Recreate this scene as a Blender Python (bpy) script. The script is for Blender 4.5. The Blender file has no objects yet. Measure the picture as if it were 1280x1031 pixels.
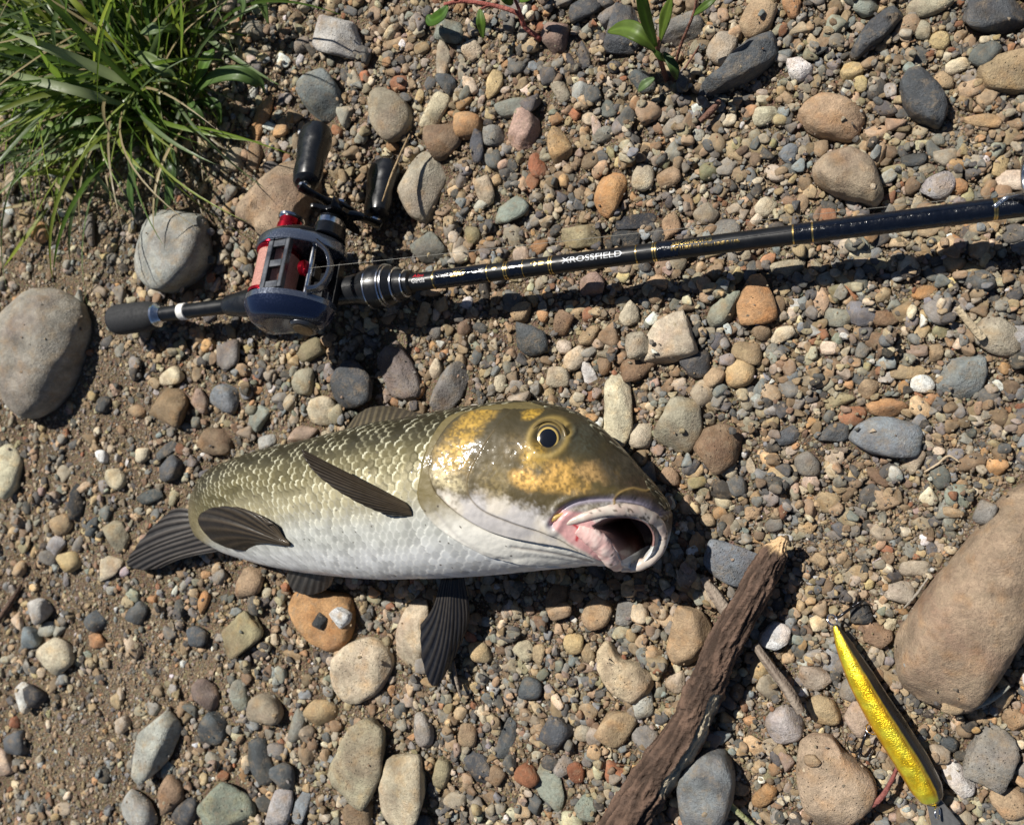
import bpy, math
import numpy as np
from mathutils import Vector, Matrix

# ------------------------------------------------------------------ camera, sky, sun, exposure
TILT = math.radians(21.0)
TANH = 0.60                     # tan of half the horizontal field of view
DIST = 0.50
W, H = 1280.0, 1031.0           # pixel frame in which positions were read off
scene = bpy.context.scene
cam_pos = np.array([math.sin(TILT) * DIST, 0.0, math.cos(TILT) * DIST])
cd = bpy.data.cameras.new('camera')
cam = bpy.data.objects.new('camera', cd)
scene.collection.objects.link(cam)
cam.location = cam_pos
cam.rotation_euler = (0, TILT, 0)
cd.sensor_width = 36.0
cd.lens = 18.0 / TANH
cd.clip_start = 0.01
cd.clip_end = 200.0
cd.dof.use_dof = True
cd.dof.focus_distance = 0.445
cd.dof.aperture_fstop = 10.0
scene.camera = cam

SUN_EL = math.radians(54.0)
SUN_AZ = math.atan2(0.72, -0.69)            # direction towards the sun, in the ground plane
sd = np.array([math.cos(SUN_EL) * math.cos(SUN_AZ), math.cos(SUN_EL) * math.sin(SUN_AZ), math.sin(SUN_EL)])
world = bpy.data.worlds.new('World')
scene.world = world
world.use_nodes = True
wn = world.node_tree
bg = wn.nodes['Background']
sky = wn.nodes.new('ShaderNodeTexSky')
sky.sky_type = 'NISHITA'
sky.sun_disc = False
sky.sun_elevation = SUN_EL
sky.air_density = 0.6
sky.dust_density = 0.2
sky.sun_rotation = math.pi / 2 - SUN_AZ
wn.links.new(sky.outputs[0], bg.inputs[0])
bg.inputs[1].default_value = 0.05
sl = bpy.data.lights.new('sun', 'SUN')
sl.energy = 5.0
sl.angle = math.radians(0.53)
sl.color = (1.0, 0.95, 0.87)
sun = bpy.data.objects.new('sun', sl)
scene.collection.objects.link(sun)
sun.rotation_euler = Vector(sd).to_track_quat('Z', 'Y').to_euler()
scene.view_settings.view_transform = 'Standard'
scene.view_settings.look = 'None'
scene.view_settings.gamma = 1.0
scene.view_settings.exposure = 0.34
scene.cycles.max_bounces = 6
scene.cycles.diffuse_bounces = 2
scene.cycles.glossy_bounces = 3
scene.cycles.transparent_max_bounces = 6

# ------------------------------------------------------------------ helpers
rng = np.random.default_rng(11)
C = scene.collection
CT, ST = math.cos(TILT), math.sin(TILT)

def P(px, py, z=0.0):
    """the point at height z that lies under a pixel"""
    px, py, z = np.broadcast_arrays(np.asarray(px, float), np.asarray(py, float), np.asarray(z, float))
    a = (px - W / 2) / (W / 2) * TANH
    b = (H / 2 - py) / (W / 2) * TANH
    dx = -ST + a * CT
    dz = -CT - a * ST
    t = (z - cam_pos[2]) / dz
    return np.stack([cam_pos[0] + t * dx, t * b, z + 0 * t], -1)

def PX(v):
    """pixel of a point"""
    r = np.asarray(v, float) - cam_pos
    x = r[..., 0] * CT - r[..., 2] * ST
    d = -(r[..., 0] * ST + r[..., 2] * CT)
    return np.stack([W / 2 + x / d / TANH * W / 2, H / 2 - r[..., 1] / d / TANH * W / 2], -1)

def mmpx(px, py, z=0.0):
    """metres per pixel at that point"""
    r = P(px, py, z) - cam_pos
    return float(-(r[0] * ST + r[2] * CT)) * TANH / (W / 2)

def h01(*k):
    s = 0
    for i, a in enumerate(k):
        s = (s + np.asarray(a).astype(np.int64) * (374761393, 668265263, 2147483647, 1274126177)[i]) & 0xffffffff
    s = ((s ^ (s >> 13)) * 1274126177) & 0xffffffff
    s = ((s ^ (s >> 16)) * 2246822519) & 0xffffffff
    return ((s ^ (s >> 15)) & 0xffffff) / float(0xffffff)

def vnoise(p, seed=0):
    p = np.asarray(p, float)
    i = np.floor(p).astype(np.int64)
    f = p - i
    f = f * f * (3 - 2 * f)
    o = 0
    if p.shape[-1] == 2:
        for a in (0, 1):
            for b in (0, 1):
                w = (f[..., 0] if a else 1 - f[..., 0]) * (f[..., 1] if b else 1 - f[..., 1])
                o = o + w * h01(i[..., 0] + a, i[..., 1] + b, 0 * i[..., 0] + seed)
    else:
        for a in (0, 1):
            for b in (0, 1):
                for c in (0, 1):
                    w = (f[..., 0] if a else 1 - f[..., 0]) * (f[..., 1] if b else 1 - f[..., 1]) * (f[..., 2] if c else 1 - f[..., 2])
                    o = o + w * h01(i[..., 0] + a, i[..., 1] + b, i[..., 2] + c, 0 * i[..., 0] + seed)
    return o

def fbm(p, seed=0, oct=4, gain=0.5):
    p = np.asarray(p, float)
    a, s, t = 1.0, 0, 0
    for k in range(oct):
        s = s + a * vnoise(p * 2 ** k + 17.3 * k, seed + k)
        t += a
        a *= gain
    return s / t

def sstep(a, b, x):
    t = np.clip((np.asarray(x, float) - a) / (b - a), 0, 1)
    return t * t * (3 - 2 * t)

def crom(pts, n, closed=False):
    """smooth curve through points, n samples"""
    p = np.asarray(pts, float)
    if closed:
        q = np.vstack([p[-1:], p, p[:2]])
        m = len(p)
    else:
        q = np.vstack([2 * p[0] - p[1], p, 2 * p[-1] - p[-2]])
        m = len(p) - 1
    t = np.linspace(0, m, n, endpoint=not closed)
    k = np.minimum(t.astype(int), m - 1)
    f = (t - k)[:, None]
    a, b, c, d = q[k], q[k + 1], q[k + 2], q[k + 3]
    return 0.5 * (2 * b + (c - a) * f + (2 * a - 5 * b + 4 * c - d) * f ** 2 + (3 * b - a - 3 * c + d) * f ** 3)

def pdist(pts, line):
    """distance to a polyline, with the side (+ left of its direction), for 2-D points"""
    pts = np.asarray(pts, float)
    best = np.full(len(pts), 1e9)
    side = np.zeros(len(pts))
    for a, b in zip(line[:-1], line[1:]):
        d = b - a
        L = max(float(d @ d), 1e-18)
        t = np.clip(((pts - a) @ d) / L, 0, 1)
        r = pts - a - t[:, None] * d
        q = np.hypot(r[:, 0], r[:, 1])
        m = q < best
        best[m] = q[m]
        side[m] = np.sign(d[0] * r[m, 1] - d[1] * r[m, 0])
    return best, side

def inpoly(pts, poly):
    x, y = pts[:, 0], pts[:, 1]
    c = np.zeros(len(pts), bool)
    for (x0, y0), (x1, y1) in zip(poly, np.roll(poly, -1, 0)):
        if y0 != y1:
            m = ((y0 > y) != (y1 > y)) & (x < (x1 - x0) * (y - y0) / (y1 - y0) + x0)
            c ^= m
    return c

def mesh_from(name, v, f, smooth=True, col=None):
    v = np.ascontiguousarray(v, np.float32)
    me = bpy.data.meshes.new(name)
    if isinstance(f, np.ndarray) and f.ndim == 2:
        n, k = f.shape
        me.vertices.add(len(v)); me.vertices.foreach_set('co', v.ravel())
        me.loops.add(n * k); me.loops.foreach_set('vertex_index', f.astype(np.int32).ravel())
        me.polygons.add(n)
        me.polygons.foreach_set('loop_start', np.arange(0, n * k, k, dtype=np.int32))
        me.update(calc_edges=True)
        me.validate()
    else:
        me.from_pydata([tuple(map(float, a)) for a in v], [], [tuple(int(i) for i in a) for a in f])
    if smooth:
        me.polygons.foreach_set('use_smooth', np.ones(len(me.polygons), bool))
    if col is not None:
        a = me.color_attributes.new('col', 'FLOAT_COLOR', 'POINT')
        c = np.ones((len(v), 4), np.float32)
        c[:, :col.shape[1]] = col
        a.data.foreach_set('color', c.ravel())
    me.update()
    return me

def obj(name, me, mat=None, parent=None, loc=(0, 0, 0), **props):
    o = bpy.data.objects.new(name, me)
    C.objects.link(o)
    o.location = loc
    if mat is not None and me is not None:
        me.materials.clear(); me.materials.append(mat)
    if parent is not None:
        o.parent = parent
    for k, v in props.items():
        o[k] = v
    return o

def thing(name, label, cat, loc=(0, 0, 0), group=None):
    o = bpy.data.objects.new(name, None)
    C.objects.link(o)
    o.location = loc
    o.empty_display_size = 0.02
    o['label'] = label; o['category'] = cat
    if group: o['group'] = group
    return o

def grid_faces(n, m, wrap=False):
    """quads of an n x m vertex grid (m wraps if asked)"""
    i = np.arange(n - 1)[:, None]
    j = np.arange(m if wrap else m - 1)[None]
    j2 = (j + 1) % m
    return np.stack([i * m + j, (i + 1) * m + j, (i + 1) * m + j2, i * m + j2], -1).reshape(-1, 4)

def tube(path, rad, n=16, caps=True, aspect=1.0, up=(0, 0, 1)):
    """tube along a path with a radius per point"""
    p = np.asarray(path, float)
    m = len(p)
    rad = np.broadcast_to(np.asarray(rad, float), (m,))
    t = np.gradient(p, axis=0)
    t /= np.linalg.norm(t, axis=1)[:, None] + 1e-12
    a = np.asarray(up, float)[None] - t * (t @ np.asarray(up, float))[:, None]
    bad = np.linalg.norm(a, axis=1) < 1e-4
    a[bad] = np.array([1.0, 0, 0]) - t[bad] * t[bad, :1]
    a /= np.linalg.norm(a, axis=1)[:, None] + 1e-12
    b = np.cross(t, a)
    w = np.linspace(0, 2 * np.pi, n, endpoint=False)
    v = p[:, None] + rad[:, None, None] * (a[:, None] * np.cos(w)[None, :, None] * aspect + b[:, None] * np.sin(w)[None, :, None])
    v = v.reshape(-1, 3)
    f = [tuple(q) for q in grid_faces(m, n, True)]
    if caps:
        f.append(tuple(range(n)))
        f.append(tuple(range((m - 1) * n, m * n))[::-1])
    return v, f

def merge(parts):
    v, f, k = [], [], 0
    for a, b in parts:
        v.append(np.asarray(a, float))
        f += [tuple(int(i) + k for i in q) for q in b]
        k += len(a)
    return np.vstack(v), f

def box(lo, hi):
    (a, b, c), (d, e, f) = lo, hi
    v = np.array([(a, b, c), (d, b, c), (d, e, c), (a, e, c), (a, b, f), (d, b, f), (d, e, f), (a, e, f)], float)
    return v, [(0, 3, 2, 1), (4, 5, 6, 7), (0, 1, 5, 4), (1, 2, 6, 5), (2, 3, 7, 6), (3, 0, 4, 7)]

# ------------------------------------------------------------------ materials
def new_mat(name):
    m = bpy.data.materials.new(name)
    m.use_nodes = True
    return m, m.node_tree, m.node_tree.nodes['Principled BSDF']

def nd(nt, kind, ins=None, **kw):
    n = nt.nodes.new('ShaderNode' + kind)
    for k, v in kw.items():
        setattr(n, k, v)
    for k, v in (ins or {}).items():
        if isinstance(v, bpy.types.NodeSocket):
            nt.links.new(v, n.inputs[k])
        else:
            n.inputs[k].default_value = v
    return n

def mix(nt, kind, fac, a, b):
    n = nt.nodes.new('ShaderNodeMix')
    n.data_type = 'RGBA'; n.blend_type = kind; n.clamp_result = False
    for idx, v in ((0, fac), (6, a), (7, b)):
        if isinstance(v, bpy.types.NodeSocket):
            nt.links.new(v, n.inputs[idx])
        elif idx == 0:
            n.inputs[idx].default_value = v
        else:
            n.inputs[idx].default_value = (*v, 1) if len(v) == 3 else v
    return n.outputs[2]

def rng_map(nt, sock, a, b, c, d):
    return nd(nt, 'MapRange', {0: sock, 1: a, 2: b, 3: c, 4: d}).outputs[0]

def plain(name, col, rough=0.5, metal=0.0, bump=0.0, bscale=600.0, var=0.15, coat=0.0, spec=0.5):
    m, nt, p = new_mat(name)
    tc = nd(nt, 'TexCoord')
    n = nd(nt, 'TexNoise', {'Vector': tc.outputs['Object'], 'Scale': bscale, 'Detail': 4.0})
    c = mix(nt, 'MULTIPLY', 1.0, col, nd(nt, 'Combine' + 'XYZ', {0: rng_map(nt, n.outputs[0], .3, .7, 1 - var, 1 + var), 1: rng_map(nt, n.outputs[0], .3, .7, 1 - var, 1 + var), 2: rng_map(nt, n.outputs[0], .3, .7, 1 - var, 1 + var)}).outputs[0])
    nt.links.new(c, p.inputs['Base Color'])
    n2 = nd(nt, 'TexNoise', {'Vector': tc.outputs['Object'], 'Scale': bscale * .23, 'Detail': 3.0})
    nt.links.new(rng_map(nt, n2.outputs[0], .3, .7, max(rough - .1, .03), rough + .12), p.inputs['Roughness'])
    p.inputs['Metallic'].default_value = metal
    p.inputs['Specular IOR Level'].default_value = spec
    p.inputs['Coat Weight'].default_value = coat
    p.inputs['Coat Roughness'].default_value = 0.08
    if bump:
        b = nd(nt, 'Bump', {'Height': n.outputs[0], 'Strength': bump, 'Distance': 0.0006})
        nt.links.new(b.outputs[0], p.inputs['Normal'])
    return m

def stone_mat(name, instanced=False, pits=False, rough=0.85, veins=False):
    """one mineral recipe; the stone's own colour comes from the object (or from the pebble's point)"""
    m, nt, p = new_mat(name)
    tc = nd(nt, 'TexCoord')
    oi = nd(nt, 'ObjectInfo')
    k = 1.0 if instanced else 90.0
    off = nd(nt, 'VectorMath', {0: tc.outputs['Object'], 1: nd(nt, 'VectorMath', {0: (37.0, 19.0, 53.0), 'Scale': oi.outputs['Random']}, operation='SCALE').outputs[0]}, operation='ADD').outputs[0]
    if instanced:
        at = nd(nt, 'Attribute', attribute_name='col', attribute_type='INSTANCER')
        base = at.outputs['Color']
    else:
        base = oi.outputs['Color']
    n1 = nd(nt, 'TexNoise', {'Vector': off, 'Scale': 0.9 * k, 'Detail': 5.0, 'Roughness': 0.62})
    n2 = nd(nt, 'TexNoise', {'Vector': off, 'Scale': 7.0 * k, 'Detail': 4.0, 'Roughness': 0.7})
    n3 = nd(nt, 'TexNoise', {'Vector': off, 'Scale': 24.0 * k, 'Detail': 2.0})
    g = nd(nt, 'Math', {0: rng_map(nt, n1.outputs[0], .28, .72, .58, 1.42), 1: rng_map(nt, n2.outputs[0], .25, .75, .72, 1.28)}, operation='MULTIPLY').outputs[0]
    g = nd(nt, 'Math', {0: g, 1: rng_map(nt, n3.outputs[0], .3, .7, .85, 1.15)}, operation='MULTIPLY').outputs[0]
    c = mix(nt, 'MULTIPLY', 1.0, base, nd(nt, 'CombineXYZ', {0: g, 1: g, 2: g}).outputs[0])
    if not instanced:      # broad staining, seen on the larger stones
        n0 = nd(nt, 'TexNoise', {'Vector': off, 'Scale': 30.0, 'Detail': 5.0, 'Roughness': .6, 'Distortion': .6})
        c = mix(nt, 'MULTIPLY', rng_map(nt, n0.outputs[0], .46, .68, 0.0, .75), c, (.70, .60, .60))
    # dry silt caught on the surface, rusty tint in patches
    d = nd(nt, 'TexNoise', {'Vector': off, 'Scale': 1.9 * k, 'Detail': 6.0, 'Roughness': 0.75, 'Distortion': .4})
    c = mix(nt, 'MIX', rng_map(nt, d.outputs[0], .50, .68, 0.0, 0.6), c, (0.275, 0.215, 0.145))
    r = nd(nt, 'TexNoise', {'Vector': off, 'Scale': 1.3 * k, 'Detail': 3.0, 'W': 3.0}, noise_dimensions='4D')
    c = mix(nt, 'MULTIPLY', rng_map(nt, r.outputs[0], .5, .72, 0.0, 0.8), c, (1.08, .90, .70))
    v = nd(nt, 'TexVoronoi', {'Vector': off, 'Scale': 11.0 * k})
    c = mix(nt, 'MULTIPLY', rng_map(nt, v.outputs['Distance'], .10, .2, .55 if not pits else .75, 0.0), c, (.25, .22, .2))
    if veins:
        w = nd(nt, 'TexWave', {'Vector': off, 'Scale': .8 * k, 'Distortion': 9.0, 'Detail': 3.0, 'Detail Scale': 1.4})
        c = mix(nt, 'MIX', rng_map(nt, w.outputs['Fac'], .955, .995, 0.0, .75), c, (.5, .48, .44))
    nt.links.new(c, p.inputs['Base Color'])
    nt.links.new(rng_map(nt, n2.outputs[0], .3, .7, rough - .15, min(rough + .1, 1)), p.inputs['Roughness'])
    p.inputs['Specular IOR Level'].default_value = 0.35
    hh = nd(nt, 'Math', {0: n2.outputs[0], 1: nd(nt, 'Math', {0: n3.outputs[0], 1: .45}, operation='MULTIPLY').outputs[0]}, operation='ADD').outputs[0]
    if pits:
        pv = nd(nt, 'TexVoronoi', {'Vector': off, 'Scale': 5.0 * k})
        hh = nd(nt, 'Math', {0: hh, 1: rng_map(nt, pv.outputs['Distance'], .06, .2, -1.6, 0.0)}, operation='ADD').outputs[0]
    b = nd(nt, 'Bump', {'Height': hh, 'Strength': .8, 'Distance': 0.0013 if not instanced else 0.0006})
    nt.links.new(b.outputs[0], p.inputs['Normal'])
    return m

def attr_mat(name, rough=.4, metal_from_alpha=False, coat=0.0, bump=0.0, bscale=2500., spec=.5, trans=0.0, glint=0.0, bdist=.0005):
    m, nt, p = new_mat(name)
    a = nd(nt, 'Attribute', attribute_name='col')
    nt.links.new(a.outputs['Color'], p.inputs['Base Color'])
    tc = nd(nt, 'TexCoord')
    n = nd(nt, 'TexNoise', {'Vector': tc.outputs['Object'], 'Scale': bscale * .15, 'Detail': 4.0})
    nt.links.new(rng_map(nt, n.outputs[0], .3, .7, max(rough - .13, .04), rough + .15), p.inputs['Roughness'])
    if metal_from_alpha:
        nt.links.new(a.outputs['Alpha'], p.inputs['Metallic'])
    p.inputs['Coat Weight'].default_value = coat
    p.inputs['Coat Roughness'].default_value = .10
    if coat and glint:
        n4 = nd(nt, 'TexNoise', {'Vector': tc.outputs['Object'], 'Scale': glint, 'Detail': 3.0})
        b4 = nd(nt, 'Bump', {'Height': n4.outputs[0], 'Strength': .28, 'Distance': .001})
        nt.links.new(b4.outputs[0], p.inputs['Coat Normal'])
    p.inputs['Specular IOR Level'].default_value = spec
    if bump:
        n2 = nd(nt, 'TexNoise', {'Vector': tc.outputs['Object'], 'Scale': bscale, 'Detail': 3.0})
        b = nd(nt, 'Bump', {'Height': n2.outputs[0], 'Strength': bump, 'Distance': bdist})
        nt.links.new(b.outputs[0], p.inputs['Normal'])
    if trans:
        out = nt.nodes['Material Output']
        tl = nd(nt, 'BsdfTranslucent', {'Color': a.outputs['Color']})
        ms = nd(nt, 'MixShader', {0: trans, 1: p.outputs[0], 2: tl.outputs[0]})
        nt.links.new(ms.outputs[0], out.inputs[0])
    return m
# ------------------------------------------------------------------ ground and its relief
X0, X1, Y0, Y1, RES = -0.53, 0.36, -0.40, 0.40, 0.0006
NX, NY = int((X1 - X0) / RES) + 1, int((Y1 - Y0) / RES) + 1
gx = X0 + RES * np.arange(NX)
gy = Y0 + RES * np.arange(NY)
def base_h(x, y):
    p = np.stack([x, y], -1)
    q = P(482, 244, 0.0)
    dip = 0.017 * np.exp(-(((x - q[0]) / .026) ** 2 + ((y - q[1]) / .030) ** 2))      # the hollow the reel handle rests in
    return -dip + 0.010 * (fbm(p * 9.0, 5, 3) - .5) + 0.0035 * (fbm(p * 45.0, 9, 3) - .5)
_c = 6
_cx, _cy = np.arange(0, NX + _c, _c), np.arange(0, NY + _c, _c)
_hc = base_h(*np.broadcast_arrays((X0 + RES * _cx)[:, None], (Y0 + RES * _cy)[None]))
_fx, _fy = np.arange(NX) / _c, np.arange(NY) / _c
_ix, _iy = np.minimum(_fx.astype(int), len(_cx) - 2), np.minimum(_fy.astype(int), len(_cy) - 2)
_tx, _ty = (_fx - _ix)[:, None], (_fy - _iy)[None]
HM = ((_hc[_ix][:, _iy] * (1 - _tx) + _hc[_ix + 1][:, _iy] * _tx) * (1 - _ty)
      + (_hc[_ix][:, _iy + 1] * (1 - _tx) + _hc[_ix + 1][:, _iy + 1] * _tx) * _ty).astype(np.float32)
BASE = HM.copy()
OWN2 = np.zeros(HM.shape, bool)
OWNED = np.zeros(HM.shape, bool)           # where a single named stone lies

def hwin(x, y, r):
    i, j, k = int((x - X0) / RES), int((y - Y0) / RES), max(int(r / RES), 1)
    return slice(max(i - k, 0), min(i + k + 1, NX)), slice(max(j - k, 0), min(j + k + 1, NY))

def hat(x, y):
    i = min(max(int((x - X0) / RES), 0), NX - 1); j = min(max(int((y - Y0) / RES), 0), NY - 1)
    return float(HM[i, j])

gm, nt, p = new_mat('damp_sandy_soil')
tc = nd(nt, 'TexCoord')
n1 = nd(nt, 'TexNoise', {'Vector': tc.outputs['Object'], 'Scale': 14.0, 'Detail': 5.0})
n2 = nd(nt, 'TexNoise', {'Vector': tc.outputs['Object'], 'Scale': 900.0, 'Detail': 5.0, 'Roughness': .7})
v1 = nd(nt, 'TexVoronoi', {'Vector': tc.outputs['Object'], 'Scale': 850.0})
c = mix(nt, 'MIX', rng_map(nt, n1.outputs[0], .35, .65, 0, 1), (.150, .108, .070), (.245, .185, .122))
c = mix(nt, 'MULTIPLY', .85, c, nd(nt, 'ValToRGB', {0: n2.outputs[0]}).outputs[0])
c = mix(nt, 'MIX', .25, c, mix(nt, 'MULTIPLY', 1.0, c, v1.outputs['Color']))
c = mix(nt, 'MULTIPLY', 1.0, c, (1.65, 1.65, 1.65))
nt.links.new(c, p.inputs['Base Color'])
p.inputs['Roughness'].default_value = .95
p.inputs['Specular IOR Level'].default_value = .2
hh = nd(nt, 'Math', {0: n2.outputs[0], 1: v1.outputs['Distance']}, operation='ADD').outputs[0]
b = nd(nt, 'Bump', {'Height': hh, 'Strength': 1.0, 'Distance': .0012})
nt.links.new(b.outputs[0], p.inputs['Normal'])
xs = np.concatenate([[-30, -8, -3, -1.2, -.7], np.arange(X0, X1, .0035), [.55, 1.2, 3, 8, 30]])
ys = np.concatenate([[-30, -8, -3, -1.2, -.6], np.arange(Y0, Y1, .0035), [.6, 1.2, 3, 8, 30]])
gxx, gyy = np.meshgrid(xs, ys, indexing='ij')
gz = base_h(gxx, gyy)
obj('ground', mesh_from('ground', np.stack([gxx, gyy, gz], -1).reshape(-1, 3), grid_faces(len(xs), len(ys))), gm,
    label='sandy brown soil showing between the gravel', kind='structure')

# ------------------------------------------------------------------ stones
COL = dict(tan=(.37, .275, .17), cream=(.52, .45, .33), grey=(.215, .21, .19), greytan=(.33, .29, .22), slate=(.075, .083, .09),
           dark=(.034, .037, .041), bluegrey=(.20, .225, .235), brown=(.215, .15, .095), orange=(.40, .235, .115), rust=(.27, .115, .06),
           pink=(.32, .235, .19), white=(.66, .66, .64), yellow=(.46, .35, .19), olive=(.29, .255, .155), green=(.235, .26, .215),
           lgrey=(.36, .355, .33), purple=(.24, .18, .155))
CNAME = dict(tan='tan', cream='cream', grey='grey', greytan='grey-tan', slate='dark slate', dark='black', bluegrey='blue-grey', brown='brown',
             orange='orange-tan', rust='rust-red', pink='pinkish', white='white', yellow='yellow-tan', olive='olive', green='grey-green', lgrey='light grey', purple='purplish brown')
M_round = stone_mat('smooth_river_stone', rough=.8)
M_rough = stone_mat('pitted_river_stone', pits=True, rough=.9)
M_slate = stone_mat('dark_slate_stone', rough=.6)

def ico(n):
    import bmesh
    bm = bmesh.new()
    bmesh.ops.create_icosphere(bm, subdivisions=n, radius=1.0)
    v = np.array([a.co[:] for a in bm.verts]); f = np.array([[l.index for l in q.verts] for q in bm.faces])
    bm.free()
    return v / np.linalg.norm(v, axis=1)[:, None], f
ICO = {k: ico(k) for k in (2, 3, 4, 5, 6)}

def stone_dirs(d, kind, r, seed):
    """unit-sized stone: planes cut from a ball, edges worn by an amount that depends on the kind"""
    K, p, lo, hi = dict(r=(16, 9, .74, 1.0), s=(12, 22, .62, 1.0), a=(10, 46, .50, .92), f=(9, 34, .60, .95))[kind]
    n = r.normal(size=(K, 3)); n /= np.linalg.norm(n, axis=1)[:, None]
    n = np.vstack([n, np.eye(3), -np.eye(3)])
    dist = np.concatenate([r.uniform(lo, hi, K), r.uniform(.86, 1.0, 6)])
    if kind == 'f':
        dist[K + 2] = .72
    t = np.maximum(d @ n.T, 0) / dist
    rad = (t ** p).sum(1) ** (-1.0 / p)
    v = d * rad[:, None]
    amp = dict(r=.05, s=.07, a=.06, f=.06)[kind]
    v *= (1 + amp * 2 * (fbm(v * 1.6 + seed * 3.1, seed, 3) - .5) + .035 * (fbm(v * 7 + seed, seed + 5, 2) - .5) * 2)[:, None]
    e = np.abs(v).max(0)
    return v / e

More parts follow.
